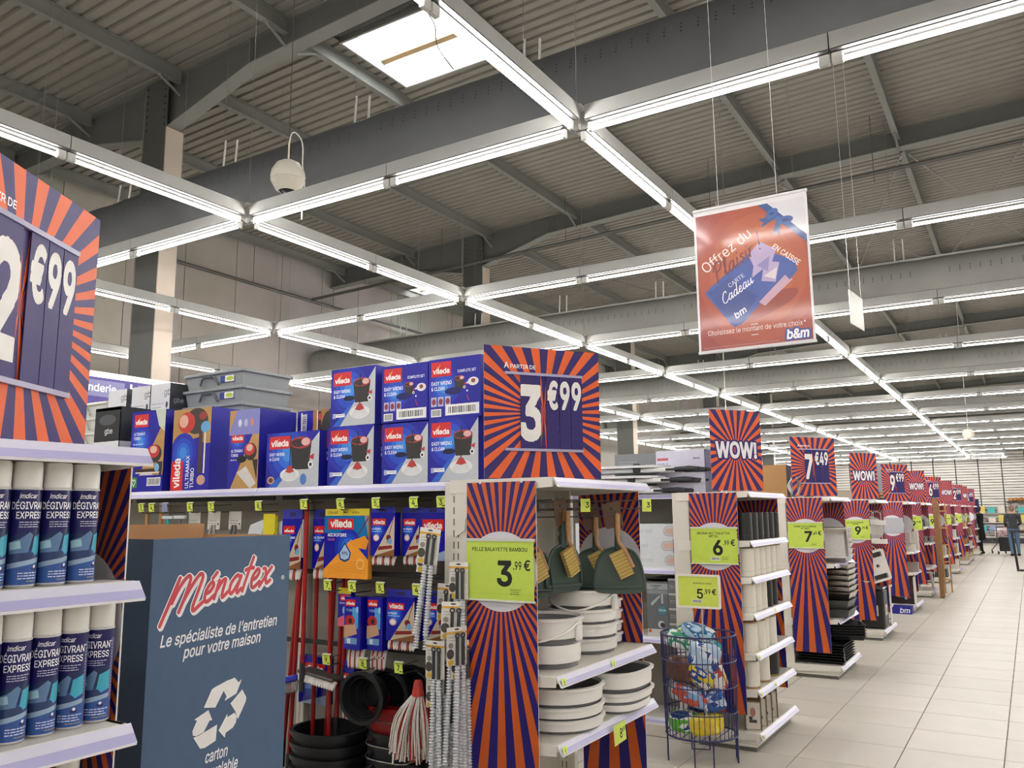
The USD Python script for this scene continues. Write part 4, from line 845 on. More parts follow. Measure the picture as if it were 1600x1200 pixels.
# goods in the slot above the cardboard display
def broom(label, x, c, cb):
    t = thing('hand_brush', label, 'brush', (x, 3.16, 1.36)); put(t, 'handle', B().tube([(0, .02, .1), (0, .02, .26)], .012, '#b98a58', 8), 'wood', 40); h = B().box(-.055, .055, 0, .04, .07, .1, c, .008); put(t, 'block', h, 'wood')
    q = B(); rr = random.Random(5)
    for i in range(60): px, py = rr.uniform(-.05, .05), rr.uniform(.003, .037); q.tube([(px, py, .07), (px * 1.15, py * 1.2 - .004, -.03 + rr.uniform(0, .02))], .0022, cb, 4)
    put(t, 'bristle', q, 'cloth', kind='stuff')
broom('brown wooden brush with dark bristles at the left above the display', -4.62, '#7a5230', '#2f2822'); broom('second wooden brush with dark bristles above the display', -4.48, '#7a5a38', '#332a22')
def squeegee(label, x, c):
    t = thing('squeegee', label, 'squeegee', (x, 3.14, 1.42)); put(t, 'handle', B().tube([(0, 0, 0), (0, 0, .17)], [.014, .010], c, 10), 'gloss', 40); put(t, 'head', B().box(-.05, .05, -.012, .012, .165, .185, '#cdd2d4', .004), 'gloss')
squeegee('small teal squeegee hanging above the cardboard display', -4.36, '#27b0b6'); squeegee('small grey squeegee hanging beside the teal one', -4.25, '#6c7176')
def dish_brush(label, x, y, c):
    t = thing('dish_brush', label, 'brush', (x, y, 1.40)); w = .105; pr = Print(w, .10, '#c9c6bd'); pr.lines(.012, .06, w - .012, 3, .014, .004, '#7d7a72'); pr.add(Point(w / 2, .085).buffer(.012).difference(Point(w / 2, .085).buffer(.009)), '#4a4844'); pr.ell(w * .86, .03, .006, .006, '#3a3a3a')
    b = B(); pr.onto(b, (-w / 2, 0, .125), (1, 0, 0), (0, .02, 1)); b.box(-w / 2, w / 2, .001, .003, .125, .225, '#bdbab1'); put(t, 'hang_card', b, 'card')
    for s_ in (-1, 1): put(t, 'brush_handle', B().tube(smooth_line([(s_ * .012, -.004, .15), (s_ * .02, -.012, .08), (s_ * .034, -.012, -.02)], 4), [.006] * 4 + [.016] * 3 + [.012] * 2, c, 8), 'gloss', 50)
for k, (x, y, c) in enumerate(((-4.16, 3.17, '#75736e'), (-3.95, 3.14, '#9a9a98'), (-3.82, 3.18, '#4d4c4a'))): dish_brush(f'grey dish brush pair on a card, {ORD[k]} from left above the display', x, y, c)
for k, (x, c) in enumerate(((-3.62, '#d2d6da'), (-3.47, '#c2c8ce'), (-3.36, '#c9ced2'))):
    w, h = .13, .2; pr = Print(w, h, c, Polygon([(0, 0), (w, 0), (w, h), (w * .2, h * .85), (0, h * .5)])); pr.lines(.02, .12, .1, 3, .016, .004, '#8795b4'); pr.poly([(w * .45, 0), (w, h * .8), (w, 0)], '#aeb4ba'); pr.ell(w * .75, .03, .026, .026, '#c4484a'); pr.ell(w * .75, .03, .018, .018, '#e6d9d8'); b = B(); pr.onto(b, (0, 0, 0), (1, 0, 0), (0, 0, 1)); b.prism(pr.frame, ((0, .0005, 0), (1, 0, 0), (0, 0, 1)), .03, c)
    single('cloth_pack', b, 'film', f'white angled cloth pack with red spot, {ORD[k]} from left above the display', 'pack', loc=(x - .05, 3.14 + .02 * k, 1.38))
p = Print(.09, .2, '#d6c71e'); p.poly([(0, 0), (.09, .1), (.09, 0)], '#26262e'); p.rect(0, .0, .02, .06, '#1d22a0'); carton('cloth_pack', 'yellow and black cloth pack beside the cardboard display corner', 'pack', -3.53, -3.44, 3.13, 3.15, 1.41, 1.60, '#d6c71e', front=p)

# black round baskets hung nose to tail, red bucket on black buckets, black tubs
for k in range(3):
    b = B().lathe([(.0, 0), (.075, 0), (.10, .05), (.112, .115), (.125, .12), (.125, .13), (.108, .13), (.093, .05), (.07, .012), (0, .012)], '#1b1c1e', 28)
    for a in range(3): b.lathe([(.095 - .02 * a, .1 - .035 * a), (.088 - .02 * a, .104 - .035 * a)], '#2c2d30', 28)
    single('basket', b, 'satin', f'round black plastic basket hung sideways, {ORD[k]} from the front', 'basket', 40, loc=(-2.80 + .05 * k, 3.23 + .125 * k, .745), rot=(PI / 2 + .05, 0, .12), group='round black baskets hung in a row')
def pail(name, label, x, y, z, r, h, c, grp, sy=1.0, handle=False, power=2.6, rz=0.0):
    t = thing(name, label, name.replace('_', ' '), (x, y, z), (0, 0, rz), grp)
    put(t, 'body', B().lathe([(0, 0), (r * .8, 0), (r * .84, .01), (r * .97, h - .025), (r * 1.04, h - .022), (r * 1.05, h), (r * .95, h), (r * .82, .014), (0, .014)], c, 32, sy=sy, power=power), 'satin', 40)
    if handle: put(t, 'wire_handle', B().tube(smooth_line([(-r, 0, h - .02), (-r * .8, -r * sy * .98, h - .05), (0, -r * sy * 1.12, h - .055), (r * .8, -r * sy * .98, h - .05), (r, 0, h - .02)], 4), .003, '#d9d9d6', 6), 'metal', 50)
    return t
for k in range(5): pail('bucket', f'black bucket with metal handle, {ORD[k]} from below under the red bucket', -2.70, 3.32, .1252 + .062 * k, .16, .19, '#17181a', 'black buckets nested in a stack', .8, True)
pail('bucket', 'red bucket nested on top of the black bucket stack', -2.72, 3.32, .47, .16, .21, '#a3161c', None, .8, True)
b = B().lathe([(.001, .0), (.06, .0), (.075, .07), (.08, .07), (.07, .004), (.001, .004)], '#a3161c', 20); single('wringer', b, 'gloss', 'red mop wringer cup standing in the red bucket', 'wringer', 40, loc=(-2.74, 3.34, .64), rot=(.3, .2, 0))
for k in range(5): pail('tub', f'black oval tub, {ORD[k]} from below in the stack by the display', -3.15, 3.285, .1252 + .058 * k, .195, .17, '#191a1c', 'black oval tubs nested in a stack', .9, False, 2.3)
carton('small_carton', 'small grey box between the black tubs and the red bucket', 'box', -2.97, -2.88, 3.36, 3.44, .1252, .60, '#6a6d78')
# red and white string mop
t = thing('string_mop', 'white and red string mop head hanging in front of the buckets', 'mop', (-2.43, 3.09, .80)); q = B(); rr = random.Random(11)
for i in range(110):
    a = rr.uniform(0, 2 * PI); r = rr.uniform(.3, 1); e = (-.045 + .115 * r * math.cos(a), .075 * r * math.sin(a), -.23 - rr.uniform(0, .07)); c = '#c03a36' if i % 5 == 0 else '#e9e4dc'
    q.tube(smooth_line([(.02 * math.cos(a), .02 * math.sin(a), .0), (e[0] * .75 + .012 * rr.uniform(-1, 1), e[1] * .8, e[2] * .45), e], 3), .0045, c, 5)
put(t, 'strings', q, 'cloth', 60, kind='stuff'); put(t, 'socket', B().lathe([(.012, .06), (.02, .05), (.03, -.01), (.001, -.02)], '#c03a36', 14), 'gloss', 40)

# long spiral drain brushes on cards, hung on the upright
def drain_brush(label, x, y, z, L, tilt=0.0, rz=0.0, cardy=.0):
    t = thing('drain_brush', label, 'brush', (x, y, z), (0, tilt, rz), 'spiral drain brushes on cards'); w, h = .1, .155
    pr = Print(w, h, '#dcd8d0'); pr.rect(0, h * .88, w, h, '#ece9e2'); pr.rect(0, h * .82, w, h * .88, '#d9a83a'); pr.ell(w * .5, h * .94, .012, .004, '#55524c'); pr.ell(w * .18, h * .3, .018, .02, '#4a4640'); pr.ell(w * .2, h * .08, .014, .012, '#d8b23c'); pr.ell(w * .2, h * .52, .012, .012, '#8f8a80'); pr.lines(.01, h * .72, w * .6, 2, .012, .003, '#98938a')
    b = B(); pr.onto(b, (-w / 2, 0, -h), (1, 0, 0), (0, 0, 1)); b.box(-w / 2, w / 2, .0005, .003, -h, 0, '#d2cec4'); put(t, 'hang_card', b, 'card')
    for s_ in (-1, 1):
        xx = s_ * .014 + .012; put(t, 'grip', B().tube([(xx, -.008, -.04), (xx, -.008, -h)], .007, '#3a3d40', 8).tube([(xx + .009 * math.cos(a), -.008, -.035 + .009 * math.sin(a)) for a in np.arange(0, 6.6, .6)], .0035, '#3a3d40', 6), 'satin', 40)
        n = int(L / .006); zz = np.linspace(-h, -h - L, n); r = .0105 + .0035 * np.where(np.arange(n) % 2 == 0, 1, -1); put(t, 'bristle', B().tube(np.stack([xx + .01 * s_ * np.linspace(0, 1, n), np.full(n, -.008), zz], 1), r, '#d3d5d9', 8), 'satin')
    return t
for k, a in enumerate(((-2.235, 2.92, 1.54, .30, .12, .2), (-2.265, 2.95, 1.50, .32, .10, .15), (-2.125, 2.975, 1.395, .60, .0, .0), (-2.13, 2.945, 1.23, .50, .03, .5), (-2.215, 2.93, 1.065, .5, .0, .0), (-2.205, 2.965, 1.0, .5, .02, .2), (-2.25, 2.985, .93, .5, .0, .1), (-2.10, 2.93, 1.13, .45, .0, 1.2), (-2.10, 2.965, 1.07, .5, .0, 1.15), (-2.16, 2.99, .88, .45, .01, .3), (-2.19, 2.985, 1.3, .5, .04, .1))):
    drain_brush(f'white spiral drain brush pair on a yellow-edged card, {ORD[k]} of the bunch', *a)

# ------------------------------------------------------------------ cardboard display
t = thing('cardboard_display', 'blue cardboard floor display reading Ménatex with a white recycling mark', 'display', (-2.0, 1.40, 0))
W, D, H = .485, .42, 1.54
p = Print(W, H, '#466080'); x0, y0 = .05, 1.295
g = script_poly('Ménatex', .052, .0115, .28, .045, 1.285, rot=0, rise=.14); gx0, gy0, gx1, gy1 = g.bounds; g = affinity.scale(g, .39 / (gx1 - gx0), 1.0, origin=(gx0, gy0))
g = affinity.translate(g, .028 - gx0, 1.305 - gy0)
p.add(affinity.translate(g, .004, -.004).buffer(.004), '#f2eff0'); p.add(g.buffer(.003), '#f2eff0'); p.add(g, '#cf4a55'); p.text('®', .452, 1.40, .016, '#e9eaec')
for n, (tx, u, v, hh) in enumerate((('Le spécialiste de l’entretien', .24, 1.262, .030), ('pour votre maison', .245, 1.222, .030), ('carton', .238, .927, .030), ('recyclable', .25, .885, .030))):
    q = text_poly(tx, hh, bold=1, skew=.18, anchor='c', sx=.62, rot=2.5); a, b_, c, d = q.bounds
    if n == 0: q = affinity.scale(q, .405 / (c - a), 1, origin=(0, 0))
    if n == 1: q = affinity.scale(q, .27 / (c - a), 1, origin=(0, 0))
    p.add(affinity.translate(q, u, v), '#f0f0f2')
RC = [[(455, 485), (535, 300), (560, 290), (725, 260), (580, 538)], [(672, 370), (700, 300), (735, 265), (795, 262), (845, 345), (878, 318), (822, 470), (690, 500), (712, 462)], [(762, 572), (893, 455), (945, 575), (940, 625), (855, 805), (825, 700)], [(725, 695), (722, 735), (810, 715), (838, 770), (830, 840), (795, 890), (712, 915), (706, 968), (635, 852)], [(355, 808), (400, 812), (608, 772), (600, 958), (480, 985), (432, 970)], [(345, 770), (340, 720), (385, 608), (358, 590), (502, 545), (548, 680), (520, 672), (460, 785), (380, 796)]]
for q in RC: p.add(Polygon([((a - 640) / 600 * .178 + .243, (620 - b_) / 600 * .130 + 1.053 + (a - 640) * .00004) for a, b_ in q]).buffer(.001), '#f1f0ee')
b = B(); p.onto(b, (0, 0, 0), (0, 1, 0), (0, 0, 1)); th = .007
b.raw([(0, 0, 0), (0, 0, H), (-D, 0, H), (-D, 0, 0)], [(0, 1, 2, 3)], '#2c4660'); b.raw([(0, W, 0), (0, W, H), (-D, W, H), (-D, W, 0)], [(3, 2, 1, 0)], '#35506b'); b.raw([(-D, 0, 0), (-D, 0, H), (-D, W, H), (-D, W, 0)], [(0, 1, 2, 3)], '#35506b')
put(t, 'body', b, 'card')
b = B(); bc = '#b48a5e'
b.raw([(-th, th, .3), (-th, th, H), (-th, W - th, H), (-th, W - th, .3)], [(0, 1, 2, 3)], bc).raw([(-D + th, th, .3), (-D + th, th, H), (-D + th, W - th, H), (-D + th, W - th, .3)], [(3, 2, 1, 0)], bc)
b.raw([(-th, th, .3), (-th, th, H), (-D + th, th, H), (-D + th, th, .3)], [(3, 2, 1, 0)], bc).raw([(-th, W - th, .3), (-th, W - th, H), (-D + th, W - th, H), (-D + th, W - th, .3)], [(0, 1, 2, 3)], bc)
for (xa, xb, ya, yb) in ((-th, 0, 0, W), (-D, -D + th, 0, W), (-D + th, -th, 0, th), (-D + th, -th, W - th, W)): b.raw([(xa, ya, H), (xb, ya, H), (xb, yb, H), (xa, yb, H)], [(0, 1, 2, 3)], '#8a6f52')
b.raw([(-th, th, 1.2), (-D + th, th, 1.2), (-D + th, W - th, 1.2), (-th, W - th, 1.2)], [(0, 1, 2, 3)], bc)
put(t, 'inner_lining', b, 'card'); put(t, 'back_flap', B().box(-D + .008, -D + .014, .01, W - .01, H - .1, H + .035, '#b98d5f'), 'card')

# ------------------------------------------------------------------ de-icer spray cans
def can_label(w, h):
    p = Print(w, h, '#2a3f86')
    def face(o):
        s = w / .195; fx = .09 * s; p.rect(o, h * .48, o + fx, h, '#1d1a5c'); p.poly([(o, h * .30), (o + fx, h * .42), (o + fx, h * .62), (o, h * .5)], '#1c2b55')
        p.poly([(o + fx * .55, h * .27), (o + fx * .62, h * .5), (o + fx * .92, h * .55), (o + fx, h * .5), (o + fx, h * .36)], '#3fa7c2'); p.poly([(o + fx * .05, h * .30), (o, h * .44), (o + fx * .3, h * .48), (o + fx * .5, h * .55), (o + fx * .58, h * .52), (o + fx * .48, h * .32)], '#5f7fa6'); p.poly([(o + fx * .06, h * .36), (o + fx * .04, h * .44), (o + fx * .3, h * .46), (o + fx * .33, h * .38)], '#9fc4d2'); p.poly([(o, h * .2), (o, h * .32), (o + fx * .6, h * .34), (o + fx * .8, h * .25)], '#2e3f6a')
        p.poly([(o, h * .16), (o, h * .215), (o + fx, h * .30), (o + fx, h * .25)], '#93acc6'); p.poly([(o, 0), (o, h * .16), (o + fx, h * .25), (o + fx, 0)], '#33579a')
        p.text('imdicar', o + fx * .2, h * .91, h * .05, '#e9e9ee', bold=1, skew=.2, sx=.75); p.text('DÉGIVRANT', o + fx * .5, h * .795, h * .075, '#f3f3f6', bold=1, anchor='c', sx=.70); p.text('EXPRESS', o + fx * .5, h * .695, h * .07, '#f3f3f6', bold=1, anchor='c', sx=.72)
        p.lines(o + fx * .25, h * .65, o + fx * .8, 3, h * .025, h * .01, '#b9bccf'); p.ell(o + fx * .68, h * .165, fx * .085, h * .022, '#22286a'); p.text('*', o + fx * .62, h * .142, h * .06, '#ffffff', bold=1); p.lines(o + fx * .3, h * .115, o + fx * .92, 3, h * .028, h * .012, '#c9cfe6'); p.lines(o + fx * .5, h * .03, o + fx * .92, 1, .01, h * .008, '#b4a05c')
    face(0); face(w / 2)
    for o in (w * .47, w * .97): p.rect(o - w * .012, 0, o + w * .012, h * .16, '#f0f0f2'); p.rect(o, 0, o + w * .014, h * .16, '#c2262c'); p.rect(o - w * .014, 0, o - w * .002, h * .16, '#27408c')
    q = w * .42; p.rect(q, h * .2, q + w * .06, h * .9, '#5a5c86'); p.lines(q, h * .85, q + w * .06, 18, h * .035, h * .012, '#9fa2c4', seed=4)
    return p
CAN = None
def can(label, x, y, z, rz):
    global CAN
    if CAN is None:
        CAN = thing('spray_can', label, 'spray can', (x, y, z), (0, 0, rz), 'de-icer spray cans'); r, h = .0285, .193
        b = B(); can_label(2 * PI * r, h - .006).around(b, r, .006, 0, 28); b.lathe([(.001, .003), (r - .004, .0), (r, .004), (r, .006)], '#c9c9cc', 28); put(CAN, 'body', b, 'gloss', 30)
        put(CAN, 'rim', B().lathe([(r, h), (r + .001, h + .002), (r - .001, h + .006)], '#d5d5d2', 28), 'gloss', 40)
        put(CAN, 'cap', B().lathe([(r * .97, h + .004), (r * .965, h + .045), (r * .93, h + .054), (r * .85, h + .057), (.0005, h + .058)], '#eeede8', 28), 'gloss', 35)
    else: dup(CAN, (x, y, z), (0, 0, rz), label)
for row, (z, ys, nm) in enumerate(((1.4625, (.793, .855, .917, .979, 1.041), 'upper'), (1.1655, (.862, .924, .986, 1.05, 1.113), 'lower'))):
    for k, y in enumerate(ys): can(f'white-capped blue de-icer can, {ORD[k]} from left in front on the {nm} shelf', -1.735 - (.006 * k if row else 0), y, z, (-1.6, -1.62, -1.5, -1.55, -1.45)[k] if row == 0 else (-1.6, -1.62, -1.6, -2.2, -2.25)[k])
    for k, y in enumerate(ys[:-1] if row else ys): can(f'white-capped blue de-icer can, {ORD[k]} from left in second line on the {nm} shelf', -1.80 - (.004 * k), y + (.04 if row == 0 else -.02), z, -2.6 + .3 * k)
for k, y in enumerate((.86, .97, 1.085)):
    t = thing('jug', f'white screen-wash jug with screw cap, {ORD[k]} from left on the lowest visible shelf', 'jug', (-1.80, y, .8605), group='white jugs on the low shelf'); put(t, 'body', B().lathe([(.001, 0), (.048, 0), (.052, .01), (.052, .16), (.03, .195), (.019, .2), (.019, .21)], '#cfd6dc', 24, power=2.6), 'satin', 40); put(t, 'cap', B().lathe([(.0225, .205), (.0235, .23), (.001, .232)], '#e6e5e0', 20), 'gloss', 40)

# ------------------------------------------------------------------ bamboo dustpan sets, folding buckets and bowls on the second end
for k, (y, z) in enumerate(((3.2, 1.655), (3.42, 1.655), (3.62, 1.62), (3.80, 1.655))):
    t = thing('display_hook', f'long wire hook with tag above the dustpans, {ORD[k]} from the viewer', 'hook', (XB, y, z), group='long hooks on the second aisle end'); L = (.42, .46, .56, .60)[k]
    put(t, 'prong', B().tube([(.004, 0, -.04), (L - .03, 0, -.035), (L - .02, 0, -.025)], .0035, '#9a9b9c', 6).tube([(.004, 0, .0), (L, 0, .005)], .0035, '#9a9b9c', 6), 'metal', 40); put(t, 'mount', B().box(.001, .02, -.02, .02, -.05, .012, '#a5a6a8', .003), 'metal')
    if k in (1, 3): pr = Print(.045, .06, '#d6e65c'); pr.text('3', .02, .02, .024, '#22281a', bold=1); b = B(); pr.onto(b, (L + .002, -.03, -.05), (.7, .7, 0), (0, 0, 1)); b.raw([(L, -.03, -.05), (L + .031, .001, -.05), (L + .031, .001, .01), (L, -.03, .01)], [(3, 2, 1, 0)], '#e8ecc0'); put(t, 'price_tag', b, 'card')
def dustpan(label, x, y, z, rz, ry=0.0):
    """Hung by the handle: z is the hook height."""
    t = thing('dustpan_set', label, 'dustpan set', (x, y, z), (0, ry, rz), 'green dustpans with bamboo brushes'); g = '#3d4f48'
    o = Polygon(smooth_line([(-.02, -.16), (-.075, -.185), (-.105, -.25), (-.115, -.33), (-.10, -.365), (0, -.372), (.10, -.365), (.115, -.33), (.105, -.25), (.075, -.185), (.02, -.16)], 5))
    put(t, 'pan', B().prism(o, ((0, .0, 0), (1, 0, 0), (0, 0, 1)), .004, g), 'satin')
    rim = np.array(o.exterior.coords); up = rim[rim[:, 1] > -.345]; w = B(); w.tube(np.stack([up[:, 0], np.full(len(up), -.005), up[:, 1]], 1), .007, g, 6); put(t, 'pan_wall', w, 'satin', 40)
    put(t, 'pan_handle', B().tube([(0, .0, -.17), (0, 0, -.10), (0, 0, -.05)], [.02, .016, .016], g, 10), 'satin', 40); put(t, 'bamboo_end', B().tube([(0, 0, -.05), (0, 0, .0)], [.0162, .013], '#b5895a', 10), 'wood', 40)
    put(t, 'brush_handle', B().tube(smooth_line([(.0, -.03, -.005), (.0, -.032, -.08), (.004, -.03, -.135), (.03, -.03, -.175), (.065, -.03, -.25)], 4), [.012] * 6 + [.009] * 5 + [.012] * 6, '#b5895a', 10), 'wood', 40)
    bl = B(); n = 16
    for i in range(n):
        a = i / (n - 1); cx, cz = .018 + .05 * a, -.165 - .105 * a; bl.prism(Polygon([(cx, cz), (cx + .003, cz - .0055), (cx - .058, cz - .034), (cx - .061, cz - .028)]), ((0, -.042, 0), (1, 0, 0), (0, 0, 1)), .022, '#d9bd74' if i % 2 else '#c4a45c')
    put(t, 'bristle', bl, 'cloth', kind='stuff'); cd = Print(.085, .12, '#5a3f28'); cd.add(Point(.042, .09).buffer(.008), '#2a1c12'); cd.lines(.015, .07, .07, 2, .014, .004, '#2a1c12'); b = B(); cd.onto(b, (-.05, -.012, -.075), (.95, .0, .2), (-.2, 0, .95)); b.prism(sbox(0, 0, .085, .12), ((-.05, -.0115, -.075), (.95, 0, .2), (-.2, 0, .95)), .002, '#4a3320'); put(t, 'kraft_tag', b, 'card')
    put(t, 'cord', B().tube(smooth_line([(0, 0, -.01), (-.012, -.004, .02), (0, 0, .035), (.012, -.004, .02), (0, -.006, -.01)], 4), .0022, '#d4ccbc', 5), 'cloth', 60); return t
dustpan('dark green dustpan set hanging nearest the 3 euro 99 panel', -1.905, 3.22, 1.60, 1.15)
dustpan('dark green dustpan set seen edge-on, second from the panel', -1.84, 3.40, 1.615, 1.3)
dustpan('dark green dustpan set facing the aisle, in front of the grey circle', -1.655, 3.60, 1.60, .42)
dustpan('dark green dustpan set behind, half hidden by the front ones', -1.80, 3.66, 1.59, .5)
dustpan('dark green dustpan set deepest on the hook, by the near panel', -2.02, 3.24, 1.60, .9)
def folding(name, label, x, y, z, r, h, rings, sy=1.0, handle=False, power=2.3, rz=0, dark=None):
    t = thing(name, label, name.split('_')[-1], (x, y, z), (0, 0, rz), 'white and grey folding buckets and bowls'); prof, cols = [(0.001, 0), (r * .86, 0)], ['#5a5b5a']
    W_, G_ = '#e9e7e2', '#66676a'; zz = 0
    for k in range(rings):
        rr = r * (.88 + .10 * (k + 1) / rings); a, b_ = h * k / rings, h * (k + 1) / rings; m = a + (b_ - a) * .2
        prof += [(rr - .012, a + .002), (rr - .012, m), (rr, m + .004), (rr + .002, (m + b_) / 2), (rr, b_ - .003)]; cols += [G_, G_, W_, W_, W_]
    prof += [(r + .008, h - .004), (r + .009, h + .006), (r - .006, h + .008), (r - .012, h - .004), (r * .88, .03), (.001, .025)]; cols += [W_, W_, W_, W_, '#7b7c7c', '#8a8b8a']
    put(t, 'body', B().lathe(prof, W_, 40, sy=sy, colors=cols[:len(prof) - 1], power=power), 'gloss', 35)
    if handle: put(t, 'handle', B().tube(smooth_line([(r + .01, 0, h - .01), (r * .85, -r * .62 * sy, h - .055), (.2 * r, -r * 1.06 * sy, h - .085), (-.5 * r, -r * .95 * sy, h - .05), (-r - .008, 0, h - .01)], 5), .0055, '#efede8', 8), 'gloss', 50); put(t, 'lug', B().box(r - .005, r + .016, -.02, .02, h - .09, h - .02, '#e9e7e2', .006), 'gloss')
    return t
folding('folding_bucket', 'white folding bucket with swing handle beside the near panel', -1.855, 3.26, .9505, .155, .20, 2, handle=True)
for k in range(4): folding('folding_bucket', f'white folding bucket, {ORD[k]} from below in the middle stack', -1.90 + .002 * k, 3.69, .9505 + .066 * k, .165, .062 if k < 3 else .085, 1, handle=k == 3)
for k in range(4): folding('folding_bucket', f'white folding bucket, {ORD[k]} from below in the far stack', -1.86, 3.925 - .0 * k, .9505 + .055 * k, .055, .052, 1)
for k in range(3): folding('folding_bowl', f'white round folding bowl, {ORD[k]} from below in the near stack', -1.84, 3.325, .6905 + .05 * k, .198, .048 if k < 2 else .075, 1, power=2.1)
for k in range(2): folding('folding_bowl', f'white folding bowl with grey drainer, {("lower", "upper")[k]} of two by the far panel', -1.80 + .0 * k, 3.765, .6905 + .09 * k, .19, .085, 2 - k, sy=1.05, power=3.0)
b = B().box(-.09, .07, -.08, .10, 0, .004, '#1b1c1e', .002); single('drainer', b, 'satin', 'black drainer plate lying in the upper white folding bowl', 'drainer', loc=(-1.79, 3.77, .80))
p = Print(.1, .085, '#d3e45a'); p.text('8', .045, .02, .04, '#1c2214', bold=1, sx=.7); p.text('€', .068, .04, .02, '#1c2214', bold=1, sx=.7); p.text('99', .079, .04, .02, '#1c2214', bold=1, sx=.6); b = B(); p.onto(b, (0, 0, 0), (0, 1, 0), (0, 0, 1)); b.box(-.003, -.001, 0, .1, 0, .085, '#dfe8a8')
single('price_card', b, 'card', 'yellow price card reading 8 euro 99 clipped under the bowl shelf', 'price card', loc=(-1.635, 3.47, .59), rot=(.12, 0, -.1))
# ================================================================== FURTHER GONDOLAS
# third end: round bins in rows
BINW = BINB = None
def bin_(kind, label, x, y, z, h=.195, lid=False, base=False):
    """A slim round bin; copies share the first of their kind."""
    global BINW, BINB
    src_ = {('w', 0, 0): 'BINW', ('b', 0, 0): 'BINB'}.get((kind, lid, base))
    if src_ and globals()[src_] and abs(h - .195) < 1e-6: return dup(globals()[src_], (x, y, z), (0, 0, 0), label)
    c = '#e2ddd0' if kind == 'w' else '#1d1d1f'; r = .0625
    t = thing('round_bin', label, 'bin', (x, y, z), group='round bins on the third aisle end'); z0 = .012 if base else 0
    put(t, 'body', B().lathe([(.001, z0), (r - .003, z0), (r, z0 + .006), (r, h - .004), (r - .003, h), (r - .007, h), (r - .008, h - .03), (.001, h - .03)], c, 28), 'satin', 35)
    if lid: put(t, 'lid', B().lathe([(.001, h + .012), (r - .004, h + .012), (r + .001, h + .008), (r + .001, h + .0005), (.001, h + .0005)], '#a98a60', 28), 'wood', 35)
    if base: put(t, 'base_ring', B().lathe([(.001, 0), (r, 0), (r + .001, .006), (r, .012), (.001, .012)], '#b28d5c', 28), 'wood', 35)
    if not lid and not base:
        put(t, 'band', B().lathe([(r + .0008, .035), (r + .0012, .0365), (r + .0008, .038)], '#cfc8b8' if kind == 'w' else '#33343a', 28), 'satin', 40)
        if src_: globals()[src_] = t
    return t
ZS = [(1.4005, 'top', 'bbbbbb', 0, 0), (1.1505, 'second', 'wwwwww', 0, 0), (.9055, 'third', 'wwwbb', 0, 0), (.6405, 'fourth', 'wwww', 1, 0), (.4005, 'fifth', 'wwb', 0, 1)]
for z, nm, row, lid, base in ZS:
    for k, c in enumerate(row):
        y = 5.935 + (.148 if len(row) > 3 else .26) * k
        bin_(c, f'{"white" if c == "w" else "black"} round bin, {ORD[k]} from the viewer in front on the {nm} bin shelf', -1.752 + (.015 if lid and k % 2 else 0), y, z, .18 if base else .195, lid, base)
        if not lid and not base and k < 4: bin_(c, f'{"white" if c == "w" else "black"} round bin, {ORD[k]} in second line on the {nm} bin shelf', -1.892, y + .02, z)
for k in range(4):
    t = thing('square_bin', f'white flat bin with brown edge on the floor shelf, {ORD[k]} from the viewer', 'bin', (-1.75, 5.94 + .14 * k, .1255), (0, 0, .25), group='white flat bins on the floor shelf')
    b = B().box(-.055, .055, -.045, .045, 0, .19, '#dcd6c8', .012); put(t, 'body', b, 'satin', 30); put(t, 'edge_trim', B().box(-.057, .057, -.047, .047, .186, .2, '#6a5138', .004).box(-.057, -.05, -.047, -.04, 0, .19, '#6a5138').box(.05, .057, -.047, -.04, 0, .19, '#6a5138'), 'wood')
    pr = Print(.09, .15, '#cfc9bd'); pr.ell(.045, .1, .018, .03, '#b07a6a'); pr.rect(.02, .03, .07, .05, '#3c3a38'); pr.ell(.03, .06, .012, .012, '#2a2a2a'); b = B(); pr.onto(b, (-.045, -.0456, .02), (1, 0, 0), (0, 0, 1)); put(t, 'sleeve_print', b, 'card')

# goods on the side of the third gondola
def flat_box(label, x0, x1, z0, z1, y=5.945, d=.325):
    w, h = x1 - x0, z1 - z0; p = Print(w, h, '#d9dee2'); cx = w * .84; p.add(LineString([(cx, h * .5), (cx + w * .3, h * .5)]).buffer(h * .34), '#8d9598'); p.add(LineString([(cx, h * .5), (cx + w * .3, h * .5)]).buffer(h * .31), '#c8cdd0'); p.add(LineString([(cx, h * .5), (cx + w * .3, h * .5)]).buffer(h * .2), '#d8b6a8'); p.text('NO LIMIT', w * .18, h * .4, h * .2, '#b4bac0', sx=.8)
    return carton('flat_carton', label, 'box', x0, x1, y, y + d, z0, z1, '#d9dee2', 'white flat cartons on the third gondola side', front=p, right=plain(d, h, '#3a3d40'))
flat_box('white flat carton, lowest of three on the side shelf', -2.62, -2.262, 1.1905, 1.30); flat_box('white flat carton, middle of three on the side shelf', -2.66, -2.285, 1.3005, 1.405); flat_box('white flat carton, topmost of three on the side shelf', -2.62, -2.265, 1.4055, 1.515)
for k in range(3): flat_box(f'white flat carton, {ORD[k]} of the further pile on the side shelf', -3.1, -2.70, 1.1905 + .11 * k, 1.30 + .11 * k)
